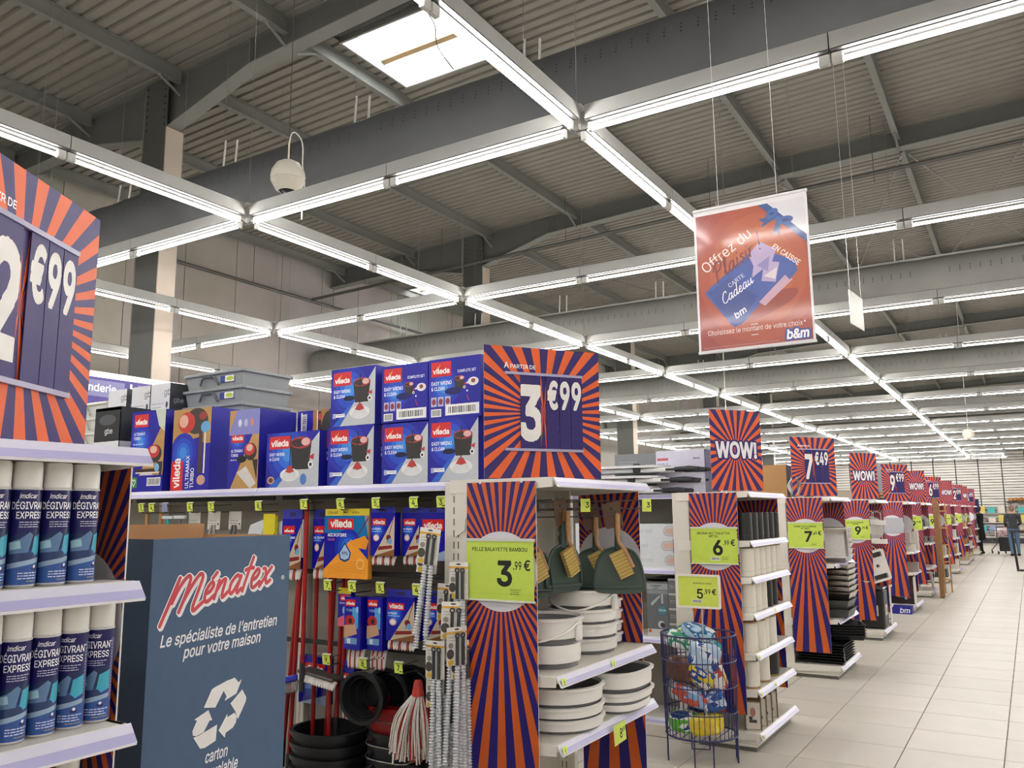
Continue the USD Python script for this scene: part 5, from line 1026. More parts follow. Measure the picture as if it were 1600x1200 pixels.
p = Print(.17, .40, '#6d7276'); p.rect(0, .34, .17, .385, '#a7adb0'); p.text('A RABAT', .035, .362, .014, '#2a2c2e', bold=1); p.text('100%', .05, .345, .011, '#2a2c2e', bold=1); p.rect(0, .31, .17, .335, '#8d9498'); p.ell(.12, .19, .034, .034, '#4d8a96'); p.text('15cm', .12, .185, .016, '#dce8ea', bold=1, anchor='c'); p.poly([(.03, .24), (.1, .3), (.11, .29), (.04, .22)], '#b4babd'); p.rect(.115, .24, .13, .31, '#c4c9cc'); p.ell(.11, .09, .026, .026, '#cfd3d4'); p.ell(.12, .085, .018, .018, '#3a3c3e'); p.rect(0, 0, .17, .055, '#d8d6d2'); p.barcode(.1, .01, .16, .045); p.rect(.01, .03, .03, .05, '#c8642a')
carton('cabinet_carton', 'grey carton with drawer picture beside the far sunburst panel', 'box', -2.51, -2.345, 5.945, 6.25, .6905, 1.11, '#6d7276', front=p)
for k in range(4):
    q = Print(.115, .10, '#7a7d7e'); q.rect(0, .085, .115, .1, '#c4c7c8'); q.lines(.02, .05, .08, 2, .014, .004, '#c9ccd0'); q.ell(.07, .055, .012, .02, '#e4e6e6')
    carton('small_carton', f'small grey carton, {ORD[k]} from below in the pile behind the yellow cards', 'box', -2.335, -2.25, 5.94, 6.2, .6905 + .107 * k, .795 + .107 * k, '#77797a', 'small grey cartons piled on the side shelf', front=Print(.085, .1045, '#77797a').rect(0, .09, .085, .1045, '#c4c7c8').lines(.012, .05, .06, 2, .014, .004, '#c9ccd0', seed=k))
p = Print(.40, .27, '#74787a'); p.rect(.26, .16, .33, .19, '#d9dada'); p.ell(.16, .05, .08, .035, '#4c4f51'); p.lines(.04, .2, .2, 2, .02, .005, '#9a9d9f')
carton('appliance_carton', 'grey printed carton lying behind the ironing boards', 'box', -2.86, -2.455, 6.20, 6.45, 1.7425, 2.07, '#74787a', front=Print(.405, .3275, '#74787a').rect(.27, .20, .34, .235, '#d9dada').ell(.16, .12, .09, .04, '#4c4f51').lines(.04, .26, .2, 2, .02, .005, '#9a9d9f'), right=plain(.25, .3275, '#45484a'))
p = Print(.50, .335, '#c4c3d2'); p.rect(.02, .25, .11, .275, '#b5555c'); p.text('DUO 2', .02, .20, .022, '#4a4c5a', bold=1); p.lines(.02, .18, .16, 1, .01, .006, '#7a7c8a'); p.text('Medix', .36, .25, .016, '#3c3e4a', bold=1, skew=.2)
carton('appliance_carton', 'lilac white carton standing behind the ironing boards by the WOW sign', 'box', -2.46, -2.07, 6.10, 6.38, 1.7425, 2.075, '#c4c3d2', front=Print(.39, .3325, '#c4c3d2').rect(.01, .255, .10, .275, '#b5555c').text('DUO 2', .01, .215, .02, '#4a4c5a', bold=1).text('Medix', .30, .26, .014, '#3c3e4a', bold=1), right=Print(.28, .3325, '#8f909c').rect(.1, .1, .18, .2, '#7a8a86').lines(.03, .28, .2, 3, .02, .005, '#a9aab6'))
def ironing_board(label, x, y, z, tilt, rz):
    t = thing('ironing_board', label, 'ironing board', (x, y, z), (0, tilt, rz), 'folded ironing boards on the top shelf')
    o = Polygon(smooth_line([(-1.15, 0), (-1.13, -.15), (-.3, -.16), (-.06, -.11), (-.02, 0), (-.06, .11), (-.3, .16), (-1.13, .15), (-1.15, 0)], 5)); put(t, 'board', B().prism(o, ((0, 0, .055), (1, 0, 0), (0, 1, 0)), .018, '#dfe0df'), 'cloth')
    for s_ in (-1, 1):
        put(t, 'leg', B().box(-1.05, .06, s_ * .10 - .013, s_ * .10 + .013, .002, .034, '#e2e3e3', .008), 'coatm', 40)
        put(t, 'foot', B().prism(Polygon([(.06, .0), (.17, -.002), (.30, .012), (.30, .026), (.18, .042), (.06, .036)]), ((0, s_ * .10 + .014, 0), (1, 0, 0), (0, 0, 1)), -.0, '#26272a').box(.06, .24, s_ * .10 - .016, s_ * .10 + .014, .004, .036, '#2a2b2f', .01), 'satin')
    put(t, 'lever', B().box(-.26, -.20, -.135, -.115, .0, .07, '#2b2d30', .008), 'satin'); put(t, 'catch', B().box(.0, .09, -.125, -.113, .01, .028, '#2b2d30', .004), 'satin'); return t
for k, (nm, x, y, z, tl, rz) in enumerate((('lowest', -2.40, 5.99, 1.744, .0, .02), ('middle', -2.34, 5.985, 1.822, .0, .05), ('uppermost', -2.30, 6.0, 1.90, .0, .0))): ironing_board(f'white folded ironing board, {nm} in the pile over the third gondola side', x, y, z, tl, rz)
# blue wire basket of sponges with its sign
t = thing('wire_basket', 'round dark blue wire dump basket standing before the round bins', 'basket', (-1.965, 5.50, 0)); bc = '#23265c'; R1 = .245
def ring(r, z, rad): a = np.linspace(0, 2 * PI, 41); return np.stack([r * np.cos(a), r * np.sin(a), np.full(41, z)], 1), rad
w = B()
for r, z, q in ((R1, .80, .006), (R1 - .003, .64, .004), (R1 - .006, .48, .004), (R1 - .01, .32, .004), (R1 - .015, .17, .006)): w.tube(ring(r, z, q)[0], q, bc, 6, cap=False)
put(t, 'ring', w, 'satin', 40, kind='stuff'); w = B()
for k in range(44): a = 2 * PI * k / 44; w.tube([(R1 * math.cos(a), R1 * math.sin(a), .80), ((R1 - .015) * math.cos(a), (R1 - .015) * math.sin(a), .17)], .0026, bc, 5)
put(t, 'wire', w, 'satin', 40, kind='stuff'); w = B()
for k in range(7): x = -.2 + .2 / 3 * k; yy = math.sqrt(max(0, (R1 - .015) ** 2 - x * x)); w.tube([(x, -yy, .17), (x, yy, .17)], .003, bc, 5)
put(t, 'floor_grid', w, 'satin', 40, kind='stuff')
for k in range(4):
    a = PI / 4 + PI / 2 * k - .4; e = [(math.cos(a + s_) * (R1 - .016), math.sin(a + s_) * (R1 - .016)) for s_ in (-.26, .26)]; put(t, 'leg', B().tube([(*e[0], .17), (*e[0], .008), (*e[1], .008), (*e[1], .17)], .0055, bc, 6), 'satin', 40)
t = thing('price_sign', 'yellow 5 euro 99 card in a white frame on the wire basket pole', 'sign', (-1.88, 5.30, 0)); put(t, 'pole', B().tube([(0, .06, .18), (0, .06, 1.0)], .006, '#c9cacc', 8), 'metal', 40)
fr = sbox(-.147, .985, .147, 1.20).buffer(-.012).buffer(.012).difference(sbox(-.133, .999, .133, 1.186)); put(t, 'frame', B().prism(fr, ((0, 0, 0), (1, 0, 0), (0, 0, 1)), .012, '#e6e3d8'), 'satin')
pr = Print(.266, .187, '#cfe25e'); pr.text('5', .165, .05, .058, '#151a14', bold=1, anchor='r'); pr.text('.99', .168, .078, .03, '#151a14', bold=1, sx=.75); pr.text('€', .222, .076, .034, '#151a14', bold=1); pr.text('ÉPONGES AU CHOIX', .10, .14, .009, '#20301c', bold=1); pr.barcode(.09, .02, .155, .042); b = B(); pr.onto(b, (-.133, .004, .999), (1, 0, 0), (0, 0, 1)); b.box(-.133, .133, .0045, .008, .999, 1.186, '#cfd8a0'); put(t, 'card', b, 'card'); put(t, 'clamp', B().box(-.012, .012, .012, .07, .98, 1.0, '#c9cacc', .003), 'metal')
rr = random.Random(21)
def bag(label, x, y, z, sx, sy, sz, cols, rot, name='cleaning_pack'):
    v, f = trimesh.creation.icosphere(3).vertices.copy(), trimesh.creation.icosphere(3).faces
    p_ = np.sign(v) * np.abs(v) ** .55; p_ = p_ / np.maximum(np.abs(p_).max(), 1) ; p_ *= 1 + .12 * (meshkit.noise(p_ * 2.1 + x * 30, 3)[:, None] - .5); P_ = p_ * np.array([sx, sy, sz]); q_ = p_[f].mean(1); nz_ = meshkit.noise(q_ * 1.7 + 11 * x + 5 * z, 7) + .12 * np.sin(q_[:, 0] * 3 + q_[:, 2] * 2); cc = np.array([lin(cols[min(int(max(a_ - .22, 0) / .56 * len(cols)), len(cols) - 1)]) for a_ in nz_])
    b = B(); b.V.append(P_); b.F.append(np.array(f)); b.C.append(cc); b.n = len(P_); return single(name, b, 'film', label, 'pack', 45, loc=(x, y, z), rot=rot, group='sponge and cloth packs in the wire basket')
BK = [('white and green', ['#e4ebe8', '#3f9a78', '#dfe8e6'], (-.10, -.10, .76), (.10, .07, .05), (.2, .3, .4)), ('light blue', ['#a9cfe4', '#2a6a9a', '#dceaf2'], (.03, -.08, .82), (.11, .07, .04), (.1, .25, -.2)), ('teal', ['#2a8f88', '#dfeeea', '#e2da6a'], (-.06, .06, .80), (.10, .08, .05), (-.3, .1, .9)),
      ('pale blue round', ['#b4cfe8', '#e6eef4', '#2a4f9a'], (.08, -.10, .67), (.10, .08, .09), (0, .2, .2)), ('brown', ['#6a4632', '#74503a', '#5d3c2a'], (-.09, -.13, .585), (.10, .06, .075), (0, .05, -.1)), ('yellow and blue', ['#e2cf3c', '#2a4fa0', '#e8e4d8'], (.06, -.14, .55), (.09, .05, .06), (.3, .5, .1)), ('striped white', ['#e9e7e4', '#c94a4a', '#e4d66a'], (.13, -.05, .55), (.07, .07, .10), (.2, -.4, .6)),
      ('red and blue', ['#c8563f', '#8ab4dc', '#d8dfe4'], (-.02, -.12, .42), (.13, .07, .05), (.1, .35, .1)), ('grey', ['#8d9092', '#b9bcbe', '#6a6d70'], (-.11, -.08, .45), (.09, .08, .06), (.4, .1, .3)), ('blue', ['#2a62ac', '#1d3f8a', '#bcd2ea'], (.12, -.08, .40), (.08, .07, .07), (0, -.3, .5)), ('green lettered', ['#5fb83a', '#e6eee0', '#1d3f7a'], (-.10, -.10, .25), (.10, .08, .065), (0, 0, .2)), ('yellow', ['#ecd23a', '#e6c52a', '#f0dd5a'], (.08, -.11, .25), (.11, .08, .06), (.1, -.15, -.1)), ('navy', ['#232f66', '#2c3a7a', '#1a2450'], (.0, .06, .27), (.12, .10, .07), (0, 0, .5)), ('white', ['#e2e4e6', '#c9d4de', '#e9eaea'], (-.02, .08, .5), (.14, .10, .12), (.2, .2, 1.0)), ('turquoise', ['#3aa0a8', '#d2e6e6', '#e6e6e6'], (.02, .08, .68), (.13, .09, .09), (-.1, .2, .3))]
for nm, cols, (x, y, z), s_, ro in BK: bag(f'{nm} cleaning pack lying in the blue wire basket', -1.965 + x * .86, 5.50 + y * .86, z, *(np.array(s_) * ((.9, .9, .95) if nm in ('white', 'turquoise', 'navy') else (1.0, .95, 1.05))), cols, ro)
b = B(); pr = Print(.12, .06, '#1d3f7a'); pr.text('ECO', .06, .02, .026, '#e9f0f4', bold=1, anchor='c')
# fourth end: barbecue trays
def tray(label, x, y, z, w, d, h, c, mat='foil', rot=(0, 0, 0), group=None, name='tray'):
    b = B(); e = .84; L = [(w, d, h), (w + .016, d + .016, h), (w + .016, d + .016, h - .004), (w * .985, d * .985, h - .004), (w * e, d * e, 0), (w * e * .98, d * e * .98, .004), (w * .96, d * .96, h)]; V = []
    for a, c_, zz in (L[4], L[3], L[2], L[1], L[0], L[6], L[5]): V += [(-a / 2, -c_ / 2, zz), (a / 2, -c_ / 2, zz), (a / 2, c_ / 2, zz), (-a / 2, c_ / 2, zz)]
    F = [(0, 3, 2, 1), (24, 25, 26, 27)] + [(i * 4 + k, i * 4 + (k + 1) % 4, i * 4 + 4 + (k + 1) % 4, i * 4 + 4 + k) for i in range(6) for k in range(4)]
    b.raw(V, F, c); return single(name, b, mat, label, 'tray', loc=(x, y, z), rot=rot, group=group)
for k in range(6): tray(f'foil barbecue tray, {ORD[k]} from below in the upper stack', -1.78, 9.15, 1.0905 + .055 * k, .34, .42, .07, '#cfccc6', group='foil barbecue trays on the fourth aisle end')
tray('foil barbecue tray leaning against the upper stack', -1.72, 8.80, 1.265, .30, .30, .06, '#d8d5cf', rot=(1.15, 0, .25))
for k in range(6): tray(f'foil barbecue tray, {ORD[k]} from below in the lower stack', -1.76, 9.05, .73 + .055 * k, .36, .44, .07, '#bdbab4', group='foil barbecue trays on the fourth aisle end')
for k in range(2): tray(f'dark grey roasting tin, {("lower", "upper")[k]} one under the foil trays', -1.77, 9.0, .5605 + .085 * k, .36, .44, .083, '#4c4d4a', 'satin', group='dark roasting tins')
for k in range(7): tray(f'black oven tray, {ORD[k]} from below in the floor stack', -1.88, 9.0, .1255 + .026 * k, .44, .56, .03, '#1c1d1e', 'satin', group='black oven trays on the floor shelf')
for k in range(5): tray(f'black muffin tin, {ORD[k]} from below on the oven trays', -1.72, 9.25, .315 + .026 * k, .32, .40, .05, '#232425', 'satin', rot=(0, 0, .3), group='black muffin tins')
carton('dark_carton', 'black carton standing behind the roasting tins near the floor', 'box', -2.12, -2.0, 8.74, 8.98, .315, .47, '#1d1e20')
pr = Print(.09, .16, '#9a9a98'); pr.lines(.01, .13, .08, 5, .022, .006, '#5a5a58'); b = B(); pr.onto(b, (0, 0, 0), (0, 1, 0), (0, 0, 1)); b.box(-.004, -.0005, 0, .09, 0, .16, '#8a8a88'); single('leaflet', b, 'card', 'grey paper leaflet leaning on the black oven trays', 'leaflet', loc=(-1.655, 8.74, .1255), rot=(0, -.05, .1))
# brown cartons on top, dark goods above the fourth and fifth gondolas
for k in range(2): carton('brown_carton', f'plain brown carton, {("lower", "upper")[k]} of two behind the WOW sign', 'box', -2.66, -2.12, 8.80, 9.15, 1.7425 + .17 * k, 1.912 + .17 * k, '#a57c48', 'brown cartons on the fourth gondola', right=plain(.35, .1695, '#5a5560'))
b = B()
for k in range(14): a = rr.uniform(0, 6.28); b.tube(smooth_line([(-.03 + rr.uniform(0, .06), rr.uniform(-.05, .05), .0), (rr.uniform(-.06, .06), rr.uniform(-.06, .06), .1), (rr.uniform(-.05, .05), rr.uniform(-.05, .05), .19)], 3), .012, ('#8f8d8a', '#b9b6b2', '#6c6a68')[k % 3], 6)
single('bundle', b, 'film', 'clear wrapped bundle on the shelf edge behind the WOW sign', 'bundle', 40, loc=(-2.03, 8.74, 1.755))
for k in range(6):
    c = ('#1f1d1c', '#2a241c', '#6b5326', '#241f1b', '#1b1b1d', '#8a6a34')[k]; x_, z_ = -2.17 + .07 * (k % 2), 1.7425 + .055 * (k // 2)
    carton('gift_carton', f'dark carton with gold print, {ORD[k]} of the pile left of the 9 euro 99 sign', 'box', x_, x_ + .066, 14.87, 15.05, z_, z_ + .054, c, 'dark gift cartons on the sixth gondola', front=Print(.066, .054, c).rect(.01, .015, .056, .035, '#b79a52'))
carton('tall_carton', 'tall grey carton standing behind the 9 euro 99 sign', 'box', -2.18, -2.06, 15.15, 15.4, 1.7425, 2.36, '#8f8f98', right=plain(.25, .6175, '#6a6a74'))
# fifth end: wire caddies, a hanging basin, bins
hk = thing('display_hook', 'wire hooks holding the white shower caddies', 'hook', (XB, 11.6, 1.60)); put(hk, 'prong', B().tube([(.01, 0, 0), (.56, 0, .0)], .004, '#c2c3c4', 6).tube([(.01, .22, -.02), (.56, .22, -.02)], .004, '#c2c3c4', 6), 'metal', 40); put(hk, 'mount', B().box(.001, .012, -.02, .24, -.03, .012, '#a5a6a8'), 'metal')
def caddy(label, x, y, z):
    t = thing('shower_caddy', label, 'caddy', (x, y, z), (0, 0, .5), 'white shower caddies'); b = B()
    for zz in (-.12, -.36): b.box(-.09, .09, -.05, .04, zz - .05, zz - .04, '#e8e6e0', .003).box(-.09, .09, -.055, -.05, zz - .05, zz + .01, '#e8e6e0', .002).box(-.09, -.085, -.05, .04, zz - .05, zz + .01, '#e8e6e0', .002).box(.085, .09, -.05, .04, zz - .05, zz + .01, '#e8e6e0', .002)
    put(t, 'tray', b, 'satin'); put(t, 'frame', B().tube([(-.06, .04, -.40), (-.06, .04, -.02), (-.02, .03, .0), (.02, .03, 0), (.06, .04, -.02), (.06, .04, -.40)], .005, '#e8e6e0', 6), 'satin', 40)
    put(t, 'insert_card', B().box(-.05, .05, .035, .037, -.30, -.14, '#d6d2c8'), 'card'); return t
caddy('white two-tier shower caddy hanging nearest on the fifth end', -1.78, 11.63, 1.60); caddy('white two-tier shower caddy hanging behind the first', -1.72, 11.85, 1.585)
t = thing('hanging_basin', 'white square basin with dark hand holes hanging under the caddies', 'basin', (-1.78, 11.66, 1.13), (0, -.25, .6)); b = B()
fr = sbox(-.13, -.44, .13, -.04).buffer(-.03).buffer(.03); fr = fr.difference(sbox(-.08, -.12, .08, -.08).buffer(.012)).difference(sbox(-.08, -.40, .08, -.36).buffer(.012)).difference(Point(0, -.24).buffer(.022)); put(t, 'body', b.prism(fr, ((0, 0, 0), (1, 0, 0), (0, 0, 1)), .05, '#e6e3dd'), 'satin'); put(t, 'back', B().prism(fr.buffer(.04).buffer(-.04).convex_hull, ((0, .051, 0), (1, 0, 0), (0, 0, 1)), .004, '#3a3a3a'), 'satin'); put(t, 'cord', B().tube([(-.05, .01, -.04), (0, .0, .03), (.05, .01, -.04)], .004, '#e6e3dd', 6), 'satin', 40)
t = thing('laundry_bin', 'black laundry bin with white label on the fifth end', 'bin', (-1.82, 11.75, .1255)); put(t, 'body', B().box(-.14, .14, -.17, .17, 0, .48, '#26282a', .02), 'satin'); put(t, 'lid', B().box(-.145, .145, -.175, .175, .481, .51, '#4d565e', .01), 'gloss'); pr = Print(.16, .13, '#d6d2c6'); pr.rect(.06, .04, .08, .09, '#2c2c2c'); pr.rect(.1, .04, .125, .09, '#2c2c2c'); b = B(); pr.onto(b, (.141, -.08, .16), (0, 1, 0), (0, 0, 1)); b.raw([(-.09, -.171, .16), (.07, -.171, .16), (.07, -.171, .29), (-.09, -.171, .29)], [(0, 1, 2, 3)], '#d6d2c6'); put(t, 'label_card', b, 'card')
for k in range(2):
    t = thing('laundry_basket', f'white slotted plastic basket, {("lower", "upper")[k]} of two leaning on the fifth end', 'basket', (-1.69, 12.12, .1255 + .252 * k), (0, 0, .1), 'white slotted baskets'); o = sbox(-.16, 0, .16, .25).buffer(-.04).buffer(.04)
    for xx in (-.09, -.03, .03, .09):
        for zz in (.07, .15): o = o.difference(sbox(xx - .012, zz, xx + .012, zz + .05))
    put(t, 'side', B().prism(o, ((.02, 0, 0), (0, 1, 0), (0, 0, 1)), .012, '#ebe8e3'), 'satin'); put(t, 'rim', B().tube([(.03, -.13, .24), (.03, .13, .24)], .012, '#ebe8e3', 8), 'satin', 40)
for k, (x, y) in enumerate(((-1.84, 11.53), (-1.76, 12.0))):
    t = thing('basin', f'small white basin near the floor, {ORD[k]} on the fifth end', 'basin', (x, y - .02, .64 if k == 0 else .1255), group='small white basins'); put(t, 'body', B().lathe([(.001, 0), (.06, 0), (.10, .08), (.108, .085), (.092, .08), (.055, .008), (.001, .008)], '#e6e3de', 24), 'satin', 40)
# sixth end: fan carton on a blue plinth carton
p = Print(.36, .42, '#4a2e2c'); p.rect(0, .0, .36, .15, '#2a1c1c'); p.ell(.18, .22, .10, .03, '#8d8f92'); p.ell(.18, .13, .11, .03, '#b9bbbe'); p.rect(.175, .12, .187, .33, '#a4a6aa'); p.ell(.24, .09, .022, .025, '#d8d8da'); p.ell(.29, .1, .02, .02, '#a83a44'); p.text('TV', .02, .36, .03, '#8a6a66', bold=1)
carton('fan_carton', 'dark brown carton with bathroom-scale print on the sixth end', 'box', -2.06, -1.70, 14.85, 15.2, .1255, .545, '#4a2e2c', front=p, right=plain(.35, .42, '#d8d4cc'))
b = B(); pr = Print(.30, .12, '#1d1c8a'); pr.text('bm', .12, .02, .075, '#e9eaf2', bold=1, skew=.15); printed_box(b, -.15, .15, -.1, .1, 0, .12, '#1d1c8a', front=pr, right=plain(.2, .12, '#22218f')); single('logo_carton', b, 'card', 'dark blue carton with white lettering on the floor of the sixth end', 'box', loc=(-1.86, 14.62, 0))
for k, (x, y, z, c, s_) in enumerate(((-1.80, 14.95, 1.30, '#b9a9a4', .1), (-1.74, 15.0, .95, '#d8d4cc', .09), (-1.72, 14.98, .62, '#9a8f8a', .1), (-1.75, 15.35, 1.25, '#cfcac2', .12))): carton('small_carton', f'small pale carton, {ORD[k]} from the top on the sixth end' if k < 3 else 'small pale carton at the far side of the sixth end', 'box', x - s_, x + s_, y, y + .15, ({1: .9505, 2: .6205}.get(k, 1.16) if k in (1, 2) else .9505 + (.12 if k == 0 else 0)), (.9505 + .11 if k == 1 else .6205 + .15 if k == 2 else .9505 + .3), c)
# seventh end: white stool frames, glasses, a wooden ladder; eighth onwards
def ladder(label, x, y, h, w, c, rz, n=4, th=.03):
    t = thing('wooden_ladder', label, 'ladder', (x, y, 0), (0, 0, rz), None)
    for s_ in (-1, 1): put(t, 'stile', B().box(s_ * w / 2 - th / 2, s_ * w / 2 + th / 2, -th * .35, th * .35, 0, h, c, .004), 'wood')
    for k in range(n): put(t, 'rung', B().box(-w / 2 + th / 2, w / 2 - th / 2, -.008, .008, .25 + k * (h - .4) / max(n - 1, 1), .275 + k * (h - .4) / max(n - 1, 1), c, .003), 'wood')
    return t
ladder('brown wooden ladder shelf leaning at the seventh end', -1.53, 17.60, 1.84, .36, '#8a6236', 1.62, 4, .10); ladder('thin light wooden ladder beside the brown one', -1.50, 18.62, 1.72, .26, '#b98a52', 1.2, 5, .028)
for k in range(3): carton('small_carton', f'grey carton on the seventh end, {ORD[k]} from the left', 'box', -1.90 + .085 * k, -1.825 + .085 * k, 17.6, 17.75, 1.3005, 1.46 - .03 * k, ('#5a5d5e', '#6c7072', '#a9acac')[k], 'grey cartons on the seventh end')
for k in range(3): t = single('tumbler', B().lathe([(.001, 0), (.035, 0), (.04, .12), (.037, .12), (.032, .006), (.001, .006)], '#9ba19c', 16), 'gloss', f'grey tumbler on the seventh end, {ORD[k]} from the left', 'tumbler', 40, loc=(-1.84 + .1 * k, 17.62, 1.0005), group='tumblers on the seventh end')
def stool(label, x, y, z, s_, h, c='#e6e3de'):
    t = thing('stool', label, 'stool', (x, y, z), (0, 0, .2)); put(t, 'seat', B().box(-s_, s_, -s_, s_, h - .025, h, c, .008), 'satin')
    for a in (-1, 1):
        for b_ in (-1, 1): put(t, 'leg', B().tube([(a * s_ * .8, b_ * s_ * .8, h - .025), (a * s_, b_ * s_, 0)], .012, c, 8), 'satin', 40)
    return t
stool('white stool standing on the floor shelf of the seventh end', -1.80, 17.7, .1255, .12, .33)
RG = random.Random(5)
for g in range(7, 12):
    lv = {7: [.1255, .6005], 8: [.1255, .5005, .9005, 1.2505], 9: [.1255, .6005, 1.1005], 10: [.1255, .4505, .8005, 1.2005], 11: [.1255, .5005, .9505]}[g]
    for z in lv:
        for k in range(2):
            c = RG.choice(['#a9793f', '#b48a52', '#d8d4ca', '#e2dfd8', '#4a4d50', '#8f7a5a', '#c2b49a']); h = RG.uniform(.14, .26); y = G0[g] + .14 + k * .42
            carton('display_carton', f'{"brown" if c in ("#a9793f", "#b48a52", "#8f7a5a") else "dark" if c == "#4a4d50" else "pale"} goods carton on the {GN[g]}, {ORD[lv.index(z)]} shelf, {("near", "far")[k]} one', 'box', -1.95, -1.70, y, y + .32, z, z + h, c, f'goods cartons on the {GN[g]}')
for g in range(5, 12):
    for k in range(2): carton('top_carton', f'grey carton on top of the run behind the {GN[g]}, {("near", "far")[k]} one', 'box', -2.9 + .1 * k, -2.3, G0[g] + .12 + .4 * k, G0[g] + .45 + .4 * k, 1.7425, 1.95, RG.choice(['#6a6a70', '#9a8f80', '#2b2a2c']), f'cartons on top behind the {GN[g]}')

# ================================================================== HANGING AND FAR THINGS
t = thing('hanging_poster', 'orange hanging poster with blue gift card and the words Offrez du plaisir', 'poster', (-1.427, 4.20, 2.434)); W, H = .599, .787
p = Print(W, H, '#e4e2e4'); ix = .012; p.rect(ix, .012, W - ix, H - .03, '#93332a')
for k, c in enumerate(('#9f3d2a', '#a8472b', '#b1522c', '#b85b2d', '#be622f')): p.add(affinity.scale(Point(W * .55, H * .52).buffer(1, 24), W * (.62 - .10 * k), H * (.58 - .095 * k)).intersection(sbox(ix, .012, W - ix, H - .03)), c)
p.add(Polygon([(W * .60, H - .03), (W - ix, H - .03), (W - ix, H * .68)]), '#d9d8de'); p.add(Polygon([(W * .585, H - .03), (W * .665, H - .03), (W - ix, H * .705), (W - ix, H * .65)]), '#2d4f8e')
for q in ([(.745, .845), (.69, .735), (.735, .76), (.755, .72), (.775, .84)], [(.735, .85), (.60, .80), (.625, .835), (.585, .86), (.72, .875)]): p.add(Polygon([(W * x_, H * y_) for x_, y_ in q]), '#2a4a86')
p.ell(W * .75, H * .845, .016, .014, '#3b62a4'); p.add(affinity.rotate(affinity.scale(Point(W * .70, H * .885).buffer(1, 12), .036, .022), 35), '#3f62a6'); p.add(affinity.rotate(affinity.scale(Point(W * .81, H * .825).buffer(1, 12), .040, .022), 5), '#3f62a6'); p.ell(W * .70, H * .885, .014, .009, '#22407c'); p.ell(W * .815, H * .825, .018, .009, '#22407c')
p.add(affinity.rotate(affinity.scale(Point(W * .60, H * .27).buffer(1, 16), W * .3, H * .06), 20), '#963a2a')
cardp = Polygon([(W * .10, H * .41), (W * .55, H * .66), (W * .86, H * .53), (W * .78, H * .46), (W * .38, H * .18), (W * .33, H * .17)]).buffer(.012); p.add(cardp, '#3c56a4'); p.add(Polygon([(W * .10, H * .41), (W * .33, H * .17), (W * .38, H * .18), (W * .55, H * .34), (W * .3, H * .5)]), '#2f4690')
p.add(Polygon([(W * .48, H * .63), (W * .58, H * .71), (W * .72, H * .64), (W * .68, H * .56), (W * .74, H * .55), (W * .70, H * .42), (W * .58, H * .44), (W * .60, H * .52), (W * .50, H * .47), (W * .52, H * .55)]), '#b9a6cc'); p.add(Polygon([(W * .55, H * .55), (W * .66, H * .60), (W * .64, H * .50)]), '#8f84bc'); p.add(Polygon([(W * .60, H * .47), (W * .72, H * .52), (W * .70, H * .44)]), '#e2d4dc'); p.add(Polygon([(W * .55, H * .30), (W * .80, H * .47), (W * .84, H * .42), (W * .60, H * .27)]), '#c9a4b8'); p.add(Polygon([(W * .78, H * .46), (W * .86, H * .53), (W * .89, H * .48), (W * .82, H * .42)]), '#3a5aa4')
p.add(text_poly('Offrez du', .058, rot=33, x=W * .09, y=H * .545, sx=.88), '#e9dcd4'); p.add(script_poly('Plaisir !', .046, .008, .3, W * .185, H * .475, 31), '#6e1c2c')
p.add(text_poly('CARTE', .022, rot=31, x=W * .30, y=H * .425), '#d8dcec'); p.add(script_poly('Cadeau', .030, .005, .3, W * .24, H * .315, 31), '#eef0f8'); p.add(text_poly('bm', .035, bold=1, rot=29, x=W * .34, y=H * .205, skew=.2), '#e9ecf6')
p.add(text_poly('Disponible', .026, rot=-42, x=W * .73, y=H * .695), '#a4503c'); p.add(text_poly('EN CAISSE', .026, bold=1, rot=-42, x=W * .68, y=H * .655, sx=.9), '#ece2dc')
g = text_poly('Choisissez le montant de votre choix*', .026, anchor='l'); a, _, c_, _ = g.bounds; p.add(affinity.translate(affinity.scale(g, W * .84 / (c_ - a), 1, origin=(0, 0)), W * .085, H * .115), '#ecdcd6')
for yy in (.155, .085): p.rect(W * .47, H * yy, W * .53, H * yy + .004, '#ecdcd6')
lg = text_poly('b&m', .045, bold=1, fat=.03, skew=.12, x=W * .76, y=H * .035, sx=.85); p.add(lg.buffer(.009), '#26428c'); p.add(lg, '#f0f0f4'); p.rect(W * .05, H * .03, W * .7, H * .032, '#c9a49a')
b = B(); p.onto(b, (0, 0, 0), (1, 0, 0), (0, 0, 1)); p2 = Print(W, H, '#a84030'); p2.onto(b, (W, .004, 0), (-1, 0, 0), (0, 0, 1)); put(t, 'sheet', b, 'poster')
for zz in (-.006, H - .006): put(t, 'rail', B().box(-.004, W + .004, -.004, .008, zz, zz + .016, '#dadadc', .003), 'satin')
for xx in (.14, .45): put(t, 'cord', B().tube([(xx, .002, H + .01), (xx - .015, .002, roof(-1.1) - 2.44)], .0016, '#d4d4d0', 5), 'satin')
t = thing('hanging_poster', 'small white panel seen edge-on hanging right of the orange poster', 'poster', (-1.2, 7.62, 3.24), (0, 0, PI / 2 - .1)); put(t, 'sheet', B().box(0, .42, -.002, .002, 0, .3, '#d9d8d2'), 'card'); put(t, 'frame', B().tube([(0, 0, 0), (.42, 0, 0), (.42, 0, .3), (0, 0, .3), (0, 0, 0)], .005, '#e6e4de', 6), 'satin')
for xx in (.03, .39): put(t, 'cord', B().tube([(xx, 0, .3), (xx, 0, roof(-1.2) - 3.25)], .0016, '#d4d4d0', 5), 'satin')
